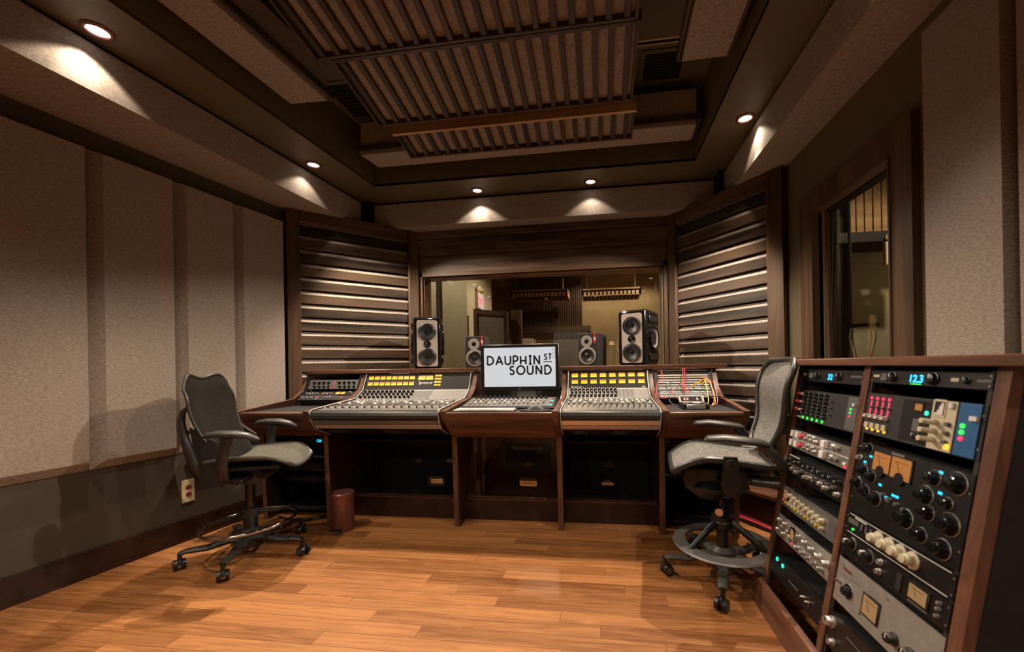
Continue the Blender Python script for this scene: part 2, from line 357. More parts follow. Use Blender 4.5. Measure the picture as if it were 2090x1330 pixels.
def plate(name, label, cat, F, w, h, mat, items, group=None, depth=.2, ears=True):
    """an equipment unit: chassis and face plate with controls; F is the frame at the lower left corner of its face"""
    r = thing(name, label, cat, F, group)
    b = MB(); b.box(.012, w-.012, .003, depth, .002, h-.002, BLKM); obj('chassis', b, r, F.copy())
    b = MB(); b.box(0, w, 0, .003, 0, h, mat)
    if ears:
        for x in (.006, w-.006):
            for z in (h*.2, h*.8): b.cyl((x, 0, z), (x, -.0015, z), .0022, .0022, ALU, 8)
    obj('face_plate', b, r, F.copy())
    for it in items:
        k = it[0]; x, z = it[1]*w, it[2]*h; Fp = F @ T_(x, 0, z)
        if k == 'k': inst('knob', knob_mesh(it[3], it[4], it[5], it[6] if len(it) > 6 else 0), r, Fp)
        elif k == 'l': inst('indicator_light', knob_mesh(it[3], .003, it[4], 2), r, Fp)
        elif k == 'b': inst('button', box_mesh(it[3], it[4], it[5], it[6], .0006), r, Fp)
        elif k == 'm':
            ww, hh, mm = it[3], it[4], it[5]
            ed = .22*ww if mm is AMB3 else .008
            bz = inst('meter', box_mesh(ww+ed, .004, hh+ed, BLK, .001), r, Fp)
            inst('dial', box_mesh(ww, .0008, hh, mm), bz, Fp @ T_(0, -.0042, 0))
            if len(it) > 6: inst('needle_cover', knob_mesh(ww*.26, .0015, BLK, 2), bz, Fp @ T_(0, -.0045, -hh*.5))
            if mm is AMB3 or len(it) > 6: inst('needle', box_mesh(.0012, .0006, hh*.62, BLK), bz, Fp @ T_(-ww*.12, -.0052, hh*.05) @ Mx.Rotation(radians(-24), 4, 'Y')); inst('scale_arc', box_mesh(ww*.7, .0005, .0012, BLK), bz, Fp @ T_(0, -.0052, hh*.28))
        elif k == 'd': d = inst('display', textmesh(it[3], it[4], it[5], .0004, .0006), r, Fp @ T_(0, -.002, 0) @ RX)
        elif k == 't': text(r, F, x, z, it[3], it[4], it[5])
        elif k == 's': inst('label_strip', box_mesh(it[3], .0012, it[4], it[5]), r, Fp)
    return r
# ------------------------------------------------------------------ lights
def spot(name, loc, power, ang, blend, col, rad=.03, parent=None, rot=None):
    l = bpy.data.lights.new(name, 'SPOT'); l.energy = power; l.spot_size = radians(ang); l.spot_blend = blend; l.color = col; l.shadow_soft_size = rad
    o = bpy.data.objects.new(name, l); M = Mx.Translation(loc) @ (rot if rot else I4); return link(o, parent, M)
def downlight(x, y, z, label, aim, beam=1, spill=1, group='recessed downlights in the dropped ceiling ring'):
    """a gimbal downlight: its beam is turned from the near beam face towards the room (aim, a horizontal direction)"""
    r = thing('ceiling_downlight', label, 'light', (x, y, z), group)
    b = MB(); b.lathe([(.040, -.001), (.043, -.010), (.052, -.011), (.060, -.005), (.060, 0)], BRONZE, 28); obj('trim_ring', b, r, T_(x, y, z))
    b = MB(); b.lathe([(0, -.003), (.040, -.003), (.040, -.001)], LAMP, 28); b.lathe([(0, -.010), (.010, -.008), (.013, -.003)], LAMP, 16); obj('lamp', b, r, T_(x, y, z))
    a = V((aim[0], aim[1], 0)).normalized(); ax = Up.cross(a)
    spot('downlight_beam', (x, y, z-.03), P_BEAM*beam, 98, .32, WARM, .022, r, Mx.Rotation(radians(-29), 4, ax))
    spot('downlight_spill', (x, y, z-.03), P_SPILL*spill, 108, .3, WARM, .014, r)
    if spill > 1: spot('downlight_core', (x, y, z-.03), P_HOT*(spill-1), 56, 1, (1, .9, .8), .012, r, Mx.Rotation(radians(30), 4, ax))
    return r
ZR = 2.81
LD = [(-2.385, 1.60, 'large round downlight over the left wall, nearest the camera'),
      (-2.275, 2.90, 'round downlight in the left ceiling strip, farther from the camera'),
      (-1.12, 3.57, 'left of the two round downlights over the front window'),
      (-.06, 3.57, 'right of the two round downlights over the front window'),
      (1.005, 2.82, 'round downlight in the right ceiling strip beside the angled slat wall')]
for (x, y, lb), aim, sp in zip(LD, ((1, .1), (1, .12), (.1, -1), (-.1, -1), (-1, .12)), (2.6, 1.3, 2.2, 1.3, 1.9)): downlight(x, y, ZR, lb, aim, 2.4 if aim[1] == .12 else .75, sp)
for x, y, lb, aim in [(-2.49, .25, 'downlight in the left ceiling strip level with the camera', (1, .2)), (-2.59, -1.1, 'downlight in the left ceiling strip behind the camera', (1, .3)),
                 (1.0, 1.45, 'downlight in the right ceiling strip over the equipment rack', (-1, 0)), (1.0, .1, 'downlight in the right ceiling strip level with the camera', (-1, .2)), (1.0, -1.2, 'downlight in the right ceiling strip behind the camera', (-1, .3)),
                 (-1.3, -1.7, 'left of two downlights over the rear wall', (0, 1)), (-.1, -1.7, 'right of two downlights over the rear wall', (0, 1))]:
    downlight(x, y, ZR, lb, aim, .25 if y < -1.5 else .45 if y < .3 else .6)
# ================================================================== SETTING
b = MB(); b.box(-3.6, 3.4, -2.6, 9.6, -.06, 0, FLOOR); struct('floor', b, I4)
LW = frame((-2.947, 1.557, 0), (.149, .989, 0), (0, 0, 1)); RW = frame((1.35, 3.02, 0), (0, -1, 0), (0, 0, 1))
AL = frame((-2.70, 3.09, 0), (.814, .79, 0), (0, 0, 1)); AR = frame((.70, 3.88, 0), (.65, -.86, 0), (0, 0, 1))
FW = frame((-1.886, 3.88, 0), (1, 0, 0), (0, 0, 1)); BWf = frame((1.5, -2.3, 0), (-1, 0, 0), (0, 0, 1))
b = MB(); b.box(-4.2, 1.56, 0, .12, 0, 2.6, OLIVW); struct('wall_left', b, LW)
b = MB(); b.box(-4.0, 1.55, -.022, 0, 0, .135, BASEW); b.box(-4.0, 1.55, -.030, 0, 0, .02, BASEW); b.box(-4.0, 1.55, -.016, 0, .135, .148, BASEW); struct('baseboard_left', b, LW)
b = MB(); b.prism([(-.03, 0), (5.5, 0), (5.5, 2.6), (-.03, 2.6)], 0, .10, OLIVE, 'y', None, [[(.38, .95), (1.07, .95), (1.07, 2.08), (.38, 2.08)]]); struct('wall_right', b, RW)
b = MB(); b.box(0, 5.4, -.022, 0, 0, .14, BASEW); struct('baseboard_right', b, RW)
b = MB(); b.prism([(0, 0), (2.60, 0), (2.60, 2.6), (0, 2.6)], 0, .16, BLKM, 'y', None, [[(.07, .9), (2.50, .9), (2.50, 2.09), (.07, 2.09)]])
for z0, z1, y in ((2.09, 2.30, -.012), (2.304, 2.47, -.022), (2.474, 2.56, -.045)): b.box(.02, 2.58, y, 0, z0, z1, FRONTW, bev=.003)
b.box(0, 2.6, -.02, 0, 0, .9, DWOODX); struct('wall_front', b, FW)
b = MB(); b.box(-.1, 5.0, 0, .1, 0, 2.6, OLIVW); struct('wall_back', b, BWf)
def slatwall(name, F, L, x0, x1):
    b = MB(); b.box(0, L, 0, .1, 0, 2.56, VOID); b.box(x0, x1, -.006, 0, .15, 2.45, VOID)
    z = .15
    while z < 2.42:
        b.box(x0, x1, -.030, -.004, z+.002, z+.080, SLATW, bev=.003); b.prism([(-.004, z+.080), (-.029, z+.0805), (-.012, z+.112), (-.004, z+.112)], x0, x1, FAB, 'x'); z += .122  # black backing left bare above each fabric strip stands in for the shadow line
    b.box(0, x0, -.06, 0, 0, 2.56, DWOOD, bev=.004); b.box(x1, L, -.06, 0, 0, 2.56, DWOOD, bev=.004)
    b.box(x0, x1, -.055, 0, 2.445, 2.56, DWOODX, bev=.004); b.box(x0, x1, -.05, 0, 0, .15, DWOODX, bev=.004)
    struct(name, b, F)
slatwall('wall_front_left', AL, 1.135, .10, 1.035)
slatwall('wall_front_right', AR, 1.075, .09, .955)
# dropped ring: beams wrapped in fabric, olive ceiling strip, raised middle
def xl(y): return -2.498+.0797*(y-1.346)
b = MB(); b.prism([(xl(-2.4), -2.4), (xl(3.60), 3.60), (-3.5, 3.60), (-3.5, -2.4)], 2.55, 2.785, FAB, 'z'); struct('trim_1', b)
b = MB(); b.prism([(-2.225, 3.68), (1.035, 3.68), (1.035, 4.03), (-2.225, 4.03)], 2.55, 2.785, FAB, 'z'); struct('trim_2', b)
b = MB(); b.prism([(1.085, -2.4), (1.7, -2.4), (1.7, 3.60), (1.085, 3.60)], 2.55, 2.785, FAB, 'z'); struct('trim_3', b)
b = MB(); b.prism([(xl(-2.4), -2.4), (1.085, -2.4), (1.085, -1.95), (xl(-1.95), -1.95)], 2.55, 2.785, FAB, 'z'); struct('trim_4', b)
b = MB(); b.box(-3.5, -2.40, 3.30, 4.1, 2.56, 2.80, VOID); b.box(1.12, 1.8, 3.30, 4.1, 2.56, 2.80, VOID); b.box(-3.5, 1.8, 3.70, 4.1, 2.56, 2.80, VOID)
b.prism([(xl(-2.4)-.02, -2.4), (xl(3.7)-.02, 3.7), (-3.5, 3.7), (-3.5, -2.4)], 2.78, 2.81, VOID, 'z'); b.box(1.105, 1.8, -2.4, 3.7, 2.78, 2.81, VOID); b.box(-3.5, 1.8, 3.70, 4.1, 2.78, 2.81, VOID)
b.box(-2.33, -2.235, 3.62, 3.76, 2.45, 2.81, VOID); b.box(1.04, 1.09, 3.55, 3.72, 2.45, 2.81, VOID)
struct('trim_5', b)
hole = [(-2.335, -1.2), (-2.02, 3.35), (.80, 3.35), (.80, -1.2)]
b = MB(); b.prism([(-3.5, -2.4), (1.8, -2.4), (1.8, 4.1), (-3.5, 4.1)], ZR, ZR+.02, OLIVE, 'z', None, [hole])
o = [(-3.5, -2.4), (1.8, -2.4), (1.8, 4.1), (-3.5, 4.1)]
hb = MB()
for i in range(4):
    p, q = hole[i], hole[(i+1) % 4]; b.add([(p[0], p[1], ZR), (q[0], q[1], ZR), (q[0], q[1], 3.26), (p[0], p[1], 3.26)], [[0, 1, 2, 3]], OLIVE)
struct('ceiling_ring', b, fix=False)
b = MB(); b.box(-3.5, 1.8, -2.4, 4.1, 3.25, 3.30, OLIVE); struct('ceiling', b)
b = MB()
for y in (2.60, 2.635): b.box(.0, .70, y, y+.012, 3.242, 3.25, IVORY)
b.box(.0, .70, 2.612, 2.635, 3.240, 3.25, VOID)
tag(obj('slot_diffuser', b), 'two thin pale lines of a slot air outlet in the upper ceiling', 'air vent')
for x0, x1, y0, y1, lb in ((.34, .60, 2.72, 2.97, 'square black air grille in the upper ceiling right of the slatted clouds'), (-1.98, -1.62, 2.66, 3.02, 'black air grille in the upper ceiling left of the slatted clouds')):
    r = thing('air_grille', lb, 'air vent', ((x0+x1)/2, (y0+y1)/2, 3.235), 'black ceiling air grilles')
    b = MB(); b.box(x0-.03, x1+.03, y0-.03, y1+.03, 3.240, 3.249, OLIVE); b.box(x0, x1, y0, y1, 3.236, 3.241, VOID); obj('frame', b, r)
    b = MB()
    for k in range(9): yy = y0+(y1-y0)*(k+.5)/9; b.box(x0, x1, yy-.003, yy+.003, 3.228, 3.237, BLKM)
    obj('louvres', b, r)
# windows
r = struct('window_1', MB().box(.03, .07, -.02, .17, .9, 2.13, DWOOD).box(2.50, 2.54, -.02, .17, .9, 2.13, DWOOD).box(.03, 2.54, -.02, .17, 2.09, 2.13, DWOODX).box(.03, 2.54, -.02, .17, .86, .9, DWOODX)
    .box(.07, .085, .0, .16, .9, 2.09, WALZ).box(2.485, 2.50, .0, .16, .9, 2.09, OLIVE).box(.07, 2.5, .0, .16, 2.075, 2.09, WAL), FW)
obj('glass_pane', MB().box(.085, 2.485, .06, .066, .9, 2.075, GLASS), r, FW.copy())
b = MB(); b.prism([(.245, .85), (1.178, .85), (1.178, 2.204), (.245, 2.204)], -.035, .0, DWOOD, 'y', None, [[(.40, .95), (1.048, .95), (1.048, 2.064), (.40, 2.064)]])
b.box(.392, .402, -.042, .02, .95, 2.07, DWOOD); b.box(1.046, 1.056, -.042, .02, .95, 2.07, DWOOD); b.box(.392, 1.056, -.042, .02, 2.062, 2.072, SLATW)
b.box(.385, .402, .0, .045, .95, 2.07, CREAM); b.prism([(.402, .95), (.440, .95), (.416, 2.07), (.402, 2.07)], .035, .048, OLIVE, 'y'); b.prism([(.440, .95), (.450, .95), (.426, 2.07), (.416, 2.07)], .030, .048, WALZ, 'y')
b.box(.370, .385, .0, .10, .9, 2.1, BLKM); b.box(1.056, 1.08, .0, .10, .9, 2.1, OLIVW); b.box(.37, 1.08, .045, .10, 2.07, 2.1, BLKM); b.box(.37, 1.08, .0, .10, .90, .95, OLIVW)
r = struct('window_2', b, RW)
obj('glass_pane', MB().add([(.40, .050, .95), (1.056, .050, .95), (1.056, .085, 2.07), (.40, .085, 2.07), (.40, .056, .95), (1.056, .056, .95), (1.056, .091, 2.07), (.40, .091, 2.07)], [[0, 1, 2, 3], [7, 6, 5, 4], [0, 4, 5, 1], [1, 5, 6, 2], [2, 6, 7, 3], [3, 7, 4, 0]], GLASS), r, RW.copy())
# fabric wall panels
def wallpanel(F, x0, x1, z0, z1, th, bv, label, group):
    b = MB(); y0 = -.012
    A = [(x0, y0, z0), (x1, y0, z0), (x1, y0, z1), (x0, y0, z1)]; B = [(x0+bv, -th, z0+bv), (x1-bv*.25, -th, z0+bv), (x1-bv*.25, -th, z1-bv*.3), (x0+bv, -th, z1-bv*.3)]
    C_ = [(x, 0, z) for x, y, z in A]
    b.add(C_+A+B, [[3, 2, 1, 0], [0, 1, 5, 4], [1, 2, 6, 5], [2, 3, 7, 6], [3, 0, 4, 7], [4, 5, 9, 8], [5, 6, 10, 9], [6, 7, 11, 10], [7, 4, 8, 11], [8, 9, 10, 11]], FAB)
    c = V(((x0+x1)/2, 0, z0)); b.v = [tuple(V(p)-c) for p in b.v]
    tag(obj('fabric_wall_panel', b, None, F @ Mx.Translation(c)), label, 'acoustic panel', group)
G1 = 'taupe fabric panels along the left wall'
for x0, x1, lb in ((-.62, .306, 'wide taupe fabric panel at the left edge of the picture'), (.314, .715, 'taupe fabric panel on the left wall, second from the left'),
                   (.728, 1.094, 'taupe fabric panel behind the backrest of the left stool'), (1.102, 1.50, 'narrow taupe fabric panel next to the left slatted wall'), (-1.25, -.65, 'taupe fabric panel on the left wall beyond the frame'), (-2.4, -1.5, 'taupe fabric panel on the left wall behind the camera')):
    wallpanel(LW, x0, x1, .60, 2.43, .065, .052, lb, G1)
G2 = 'taupe fabric panels along the right wall'
wallpanel(RW, 1.250, 1.570, .30, 2.46, .05, .012, 'taupe fabric panel right of the tall right-hand window', G2)
wallpanel(RW, 1.585, 2.10, .30, 2.46, .03, .012, 'shaded fabric panel at the right edge of the picture', G2)
for k in range(2): wallpanel(RW, 2.3+k*1.0, 3.15+k*1.0, .30, 2.46, .05, .02, ['fabric panel on the right wall behind the camera', 'fabric panel on the right wall by the rear corner'][k], G2)
for k in range(3): wallpanel(BWf, .35+k*1.2, 1.4+k*1.2, .5, 2.3, .05, .02, ['right of three rear wall panels', 'middle of three rear wall panels', 'left of three rear wall panels'][k]+' in taupe fabric', 'rear wall panels')
# ceiling boxes and slatted clouds
def cbox(poly, z0, z1, label):
    r = thing('acoustic_ceiling_box', label, 'acoustic panel', (sum(p[0] for p in poly)/4, sum(p[1] for p in poly)/4, z0), 'fabric covered boxes hung in the raised ceiling')
    obj('fabric_box', MB().prism(poly, z0, z1, FAB, 'z'), r)
    c = V((sum(p[0] for p in poly)/4, sum(p[1] for p in poly)/4)); q = []
    for p in poly: d = V(p)-c; q.append(c+V((d.x+(.028 if d.x > 0 else -.028), d.y+(.028 if d.y > 0 else -.028))))
    q1 = [tuple(c+(V(p)-c)+V(((.010 if (V(p)-c).x > 0 else -.010), (.010 if (V(p)-c).y > 0 else -.010)))) for p in poly]
    obj('edge_frame', MB().prism([tuple(x) for x in q], z0+.02, z0+.06, CLOUDW, 'z', None, [q1]), r)
    for p in poly: pp = c+(V(p)-c)*.85; obj('hanger_rod', MB().cyl((pp.x, pp.y, z1), (pp.x, pp.y, 3.25), .004, .004, STEEL, 6), r)
cbox([(-2.17, -.6), (-1.96, -.6), (-1.737, 2.35), (-1.99, 2.34)], 2.90, 3.13, 'long fabric ceiling box left of the slatted clouds')
cbox([(-1.918, 2.99), (.728, 2.99), (.734, 3.20), (-1.883, 3.20)], 2.90, 3.16, 'long fabric ceiling box running along the front edge of the raised ceiling')
cbox([(.40, -.6), (.70, -.6), (.744, 2.356), (.499, 2.358)], 2.90, 3.13, 'fabric ceiling box right of the slatted clouds')
CG = 'slatted ceiling clouds stepping away from the camera'
def cloud(y0, y1, z0, z1, x0, x1, label, rail=None):
    L = y1-y0; r = thing('slatted_ceiling_cloud', label, 'ceiling cloud', ((x0+x1)/2, y0, z0), CG)
    yd = V((0, L, z1-z0)).normalized(); up = V((1, 0, 0)).cross(yd); Ln = sqrt(L*L+(z1-z0)**2)
    F = Mx(((1, 0, 0, x0), (0, yd.y, up.y, y0), (0, yd.z, up.z, z0), (0, 0, 0, 1))); W = x1-x0
    obj('fabric_board', MB().box(.012, W-.012, .012, Ln-.012, .034, .058, FAB), r, F.copy())
    b = MB(); b.box(0, .014, 0, Ln, 0, .075, CLOUDW); b.box(W-.014, W, 0, Ln, 0, .075, CLOUDW); b.box(0, W, Ln-.014, Ln, .0, .075, CLOUDW); obj('frame', b, r, F.copy())
    obj('near_rail', MB().box(-.02 if rail else 0, W+.01, -.012, .006, .0, .075, RAIL if rail else CLOUDW), r, F.copy())  # the pale rail carries the lamps' reflection in its wood colour
    b = MB(); n = int(W/.085)
    for k in range(n): x = .05+k*(W-.1)/(n-1); b.box(x-.015, x+.015, .004, Ln-.008, .004, .036, CLOUDW, bev=.002)
    obj('slats', b, r, F.copy())
    for x in (.15, W-.15):
        for y in (.06, Ln-.06): obj('hanger_rod', MB().cyl((x, y, .05), (x, y, 3.25-min(z0, z1)), .003, .003, STEEL, 6), r, F.copy())
cloud(1.28, 1.90, 2.875, 2.78, -1.465, .205, 'slatted ceiling cloud nearest the camera, cut by the top of the picture')
cloud(2.02, 2.48, 2.865, 2.78, -1.458, .225, 'middle slatted ceiling cloud of dark strips over taupe fabric')
cloud(2.67, 2.895, 2.832, 2.78, -1.44, .256, 'small front slatted ceiling cloud with a pine edge rail lightened for lamp light', True)
# wall outlet
r = thing('wall_outlet', 'ivory duplex socket plate with two dark red sockets low on the left wall', 'socket', LW @ T_(.80, 0, .255))
F = LW @ T_(.80, 0, .255)
obj('cover_plate', MB().box(-.038, .038, -.006, 0, 0, .155, IVORY, bev=.003), r, F.copy())
for z in (.053, .102): obj('socket', MB().cyl((0, -.006, z), (0, -.010, z), .017, .017, DRED, 18).box(-.006, -.003, -.0106, -.01, z-.004, z+.006, VOID).box(.003, .006, -.0106, -.01, z-.004, z+.006, VOID), r, F.copy())
# ------------------------------------------------------------------ rooms beyond the glass
b = MB(); b.box(-3.4, -2.1, 5.76, 5.86, 0, 3.2, CREAM); b.box(-2.1, -2.0, 5.76, 7.15, 0, 3.2, CREAM); b.box(-3.4, -3.3, 4.1, 5.8, 0, 3.2, CREAM); b.box(-3.4, -3.3, 7.0, 9.3, 0, 3.2, LIVE); struct('wall_live_left', b)
b = MB(); b.box(-2.75, -2.42, 5.66, 5.76, 0, 3.0, CREAM); b.box(-2.42, -2.39, 5.60, 5.76, 1.9, 3.0, BLKM); struct('trim_6', b)
b = MB(); b.box(-3.4, 2.2, 9.2, 9.3, 0, 3.4, LIVE); struct('wall_live_far', b)
b = MB(); b.box(1.9, 2.0, 4.2, 9.3, 0, 3.4, LIVE); struct('wall_live_right', b)
b = MB(); b.box(-3.5, 2.0, 4.12, 9.3, 3.2, 3.3, LIVE); b.box(-2.0, 2.0, 7.6, 7.9, 2.95, 3.2, DWOODX); b.box(-2.0, 2.0, 5.6, 5.75, 3.05, 3.2, DWOODX); struct('ceiling_live', b)
b = MB(); b.box(-1.95, -.40, 9.0, 9.2, 2.05, 3.1, BLKM)
for k in range(31): b.box(-1.93+k*.05, -1.90+k*.05, 8.96, 9.0, 2.05, 3.1, DWOOD)
b.box(-2.0, -.2, 8.9, 9.2, 1.90, 2.04, DWOODX); tag(obj('slatted_wood_wall_panel', b), 'tall dark slatted wood panel on the far wall seen through the front window', 'wall panel')
for x0, x1, y0, y1, lb in ((-1.85, -.65, 8.1, 8.75, 'left wooden slatted cloud in the room beyond the front window'), (-.33, .77, 7.4, 8.0, 'right wooden slatted cloud in the room beyond the front window')):
    zc = 2.60 if x0 < -1 else 2.44
    r = thing('live_room_cloud', lb, 'ceiling cloud', ((x0+x1)/2, (y0+y1)/2, zc), 'wooden slatted clouds beyond the front window')
    b = MB(); b.box(x0, x1, y0, y0+.02, zc, zc+.14, RAIL); b.box(x0, x1, y1-.02, y1, zc, zc+.14, RAIL); b.box(x0, x0+.02, y0, y1, zc, zc+.14, RAIL); b.box(x1-.02, x1, y0, y1, zc, zc+.14, RAIL); obj('frame', b, r)
    obj('board', MB().box(x0, x1, y0, y1, zc+.08, zc+.11, FABD), r)
    b = MB(); n = 15
    for k in range(n): x = x0+.03+k*(x1-x0-.06)/(n-1); b.box(x-.012, x+.012, y0, y1, zc+.01, zc+.08, DWOODY)
    obj('slats', b, r)
    for x in (x0+.1, x1-.1): obj('hanger_rod', MB().cyl((x, y0+.1, zc+.13), (x, y0+.1, 3.2), .006, .006, WHITE, 6), r)
def exitsign(F, label):
    r = thing('exit_sign', label, 'sign', F, 'lit exit signs seen through glass')
    obj('housing', MB().box(0, .30, -.055, 0, 0, .27, IVORY, bev=.004), r, F.copy())
    obj('face', MB().box(.012, .288, -.058, -.055, .012, .258, EXITL), r, F.copy())
    text(r, F, .15, .085, 'EXIT', .135, REDL, .002, y=-.060)
    for x in (.07, .21):
        b = MB(); b.lathe([(0, -.05), (.045, -.045), (.05, -.02), (.03, .03), (0, .035)], IVORY, 16, axis='y'); o = obj('lamp_head', b, r, F @ T_(x, -.03, .32) @ Mx.Rotation(radians(25 if x > .1 else -35), 4, 'Z'))
exitsign(frame((-2.0, 6.15, 2.10), (0, 1, 0), (0, 0, 1)), 'exit sign with two lamp heads on the cream wall, seen through the front window')
r = thing('tall_fabric_gobo', 'tall grey fabric screen in a dark frame behind the front window', 'acoustic screen', (-1.65, 5.8, 0))
go = [(-1.90, 0), (-1.38, 0), (-1.38, 1.97), (-1.90, 2.03)]; gi = [(-1.84, .06), (-1.43, .06), (-1.43, 1.91), (-1.84, 1.95)]
obj('frame', MB().prism(go, 5.76, 5.86, DWOOD, 'y', None, [gi]), r); obj('fabric', MB().prism(gi, 5.79, 5.84, FABG, 'y'), r)
b = MB(); b.box(-2.0, -1.95, 6.3, 6.36, 0, 2.12, DWOOD); b.box(-2.0, -1.95, 7.04, 7.1, 0, 2.12, DWOOD); b.box(-2.0, -1.95, 6.36, 7.04, 2.06, 2.12, DWOODY); b.box(-2.0, -1.97, 6.36, 7.04, 0, 2.06, DWOODY); struct('door_1', b)
tag(obj('dark_wood_screen', MB().box(-1.36, -1.20, 5.95, 6.02, 0, 2.02, DWOOD)), 'dark narrow wooden screen right of the grey fabric screen beyond the window', 'screen')
tag(obj('pine_post', MB().box(-1.58, -1.52, 7.0, 7.06, 0, 2.07, RAIL)), 'slim upright pine post above the computer monitor beyond the window', 'post')
r = thing('fluted_cabinet', 'pale grey cabinet with a fluted top beyond the window, between monitor and small speaker', 'cabinet', (-.57, 7.5, 0))
obj('body', MB().box(-.89, -.25, 7.5, 8.1, 0, 1.66, STEEL), r); obj('fluted_top', MB().box(-.89, -.25, 7.5, 8.1, 1.66, 1.80, BLKM), r)
b = MB()
for k in range(14): b.box(-.87+k*.045, -.85+k*.045, 7.485, 7.5, 1.66, 1.78, GREYP)
obj('flutes', b, r)
tag(obj('grey_equipment_case', MB().box(-1.50, -1.24, 7.2, 7.6, 0, 1.66, FABG, bev=.01)), 'purple grey upright case just above the monitor beyond the window', 'case')
r = thing('live_room_column', 'round pale column between the two right-hand speakers beyond the window', 'column', (.21, 7.2, 0))
obj('shaft', MB().cyl((.21, 7.2, 0), (.21, 7.2, 1.50), .058, .055, LIVE, 24), r); obj('cap', MB().cyl((.21, 7.2, 1.50), (.21, 7.2, 1.57), .06, .04, IVORY, 24), r)
def alight(name, loc, e, col, size):
    l = bpy.data.lights.new(name, 'AREA'); l.energy = e; l.color = col; l.size = size; o = bpy.data.objects.new(name, l); return link(o, None, Mx.Translation(loc))
for x, y, e, lb in ((-.7, 6.1, 130, 'added lamp lighting the cream wall beyond the front window'), (-2.3, 4.75, 55, 'added lamp just behind the left end of the front window'), (1.2, 6.6, 90, 'added lamp beyond the front window at right'), (-.2, 8.4, 50, 'added lamp before the far slatted panel'), (.9, 8.5, 45, 'added lamp near the far wall at right')):
    r = thing('live_room_added_lamp', lb, 'light', (x, y, 3.19), 'unseen lamps added to light the room beyond the front window')
    obj('lamp', MB().cyl((x, y, 3.19), (x, y, 3.198), .06, .06, LAMP, 20), r); spot('downlight_beam', (x, y, 3.15), e, 150, .5, (1, .80, .55), .05, r)  # unseen lamps, added to brighten the room behind the front window
# booth beyond the right window
b = MB(); b.box(1.46, 3.3, 3.95, 4.05, 0, 3.2, CREAM); struct('wall_booth_far', b)
b = MB(); b.box(3.2, 3.3, 1.2, 4.0, 0, 3.2, CREAM); b.box(1.46, 3.3, 1.2, 1.3, 0, 3.2, CREAM); struct('wall_booth_right', b)
b = MB(); b.box(1.46, 3.3, 1.2, 4.0, 3.12, 3.2, BLKM); b.box(1.5, 3.2, 3.60, 3.95, 2.14, 2.225, BLKM); struct('ceiling_booth', b)
b = MB()
for k in range(9): b.box(2.18+k*.070, 2.238+k*.070, 3.88, 3.93, 2.235, 3.1, RAIL)
tag(obj('pine_slat_panel', b), 'golden pine slat panel high up behind the right-hand window', 'wall panel')
b = MB(); b.surf(lambda s, t: (1.60+.50*s, 3.62+.035*sin(s*30), t*2.9), 60, 2, .01, BLKM); tag(obj('black_curtain', b, fix=False), 'black curtain at the left inside the right-hand window', 'curtain')
tag(obj('booth_upright_gobo', MB().box(2.32, 2.75, 3.3, 3.45, 0, 1.62, BLKM)), 'dark upright screen low inside the right-hand window', 'acoustic screen')
exitsign(frame((2.345, 3.60, 1.93), (1, 0, 0), (0, 0, 1)) @ Mx.Scale(.72, 4), 'exit sign half hidden by the frame of the right-hand window')
r = thing('round_topped_stand', 'round black topped stand with curved legs inside the right-hand window', 'stand', (2.0, 3.3, 0))
obj('top', MB().cyl((2.0, 3.3, 1.40), (2.0, 3.3, 1.425), .10, .105, BLK, 28), r)
b = MB()
for k in range(4):
    a = k*pi/2+.4; b.tube([(2.0+cos(a)*q, 3.3+sin(a)*q, z) for q, z in ((.085, 1.40), (.10, 1.33), (.07, 1.2), (.03, 1.05), (.05, .5), (.20, .0))], .006, CHROME, 6)
obj('legs', b, r)
r = thing('booth_added_lamp', 'unseen lamp added to light the booth behind the right-hand window', 'light', (2.5, 2.7, 3.09)); obj('lamp', MB().cyl((2.5, 2.7, 3.09), (2.5, 2.7, 3.098), .06, .06, LAMP, 20), r); spot('downlight_beam', (2.5, 2.7, 3.05), 75, 150, .5, (1, .78, .5), .05, r)  # out-of-view lamp added to light the booth
# ================================================================== DESK
DX = dict(P0=(-2.60, -2.565), P1=(-2.066, -2.028), P2=(-1.062, -1.024), P3=(-.308, -.272), P4=(.380, .416), P5=(.852, .888))
LIPY, LIPZ = 2.49, .848
desk = thing('studio_desk', 'long walnut studio desk with five bays holding the two mixing consoles', 'desk', ((DX['P0'][0]+DX['P5'][1])/2, 3.1, 0))
SIDE = [(2.715, 0), (2.69, .655), (2.505, .80), (2.485, .858), (3.0, .905), (3.12, .972), (3.19, 1.105), (3.58, 1.105), (3.58, 0)]
for k, (x0, x1) in DX.items():
    obj('side_panel', MB().prism(SIDE, x0, x1, WALZ, 'x', mcap=BASEW), desk)
for x0, x1 in ((-2.69, -1.0), (-.335, .965)):
    obj('top_ledge', MB().box(x0, x1, 3.165, 3.62, 1.108, 1.142, WAL, bev=.003), desk)
for a, c in (('P0', 'P1'), ('P2', 'P3'), ('P4', 'P5')):
    x0, x1 = DX[a][1], DX[c][0]
    obj('front_fascia', MB().prism([(2.488, .842), (2.505, .80), (2.672, .655), (2.70, .655), (2.70, .67), (2.53, .81), (2.53, .842)], x0, x1, WAL, 'x'), desk)
    obj('work_surface', MB().box(x0, x1, 2.53, 3.02, .825, .846, BLKM).box(x0, x1, 2.486, 2.53, .828, .850, WAL, bev=.004), desk)
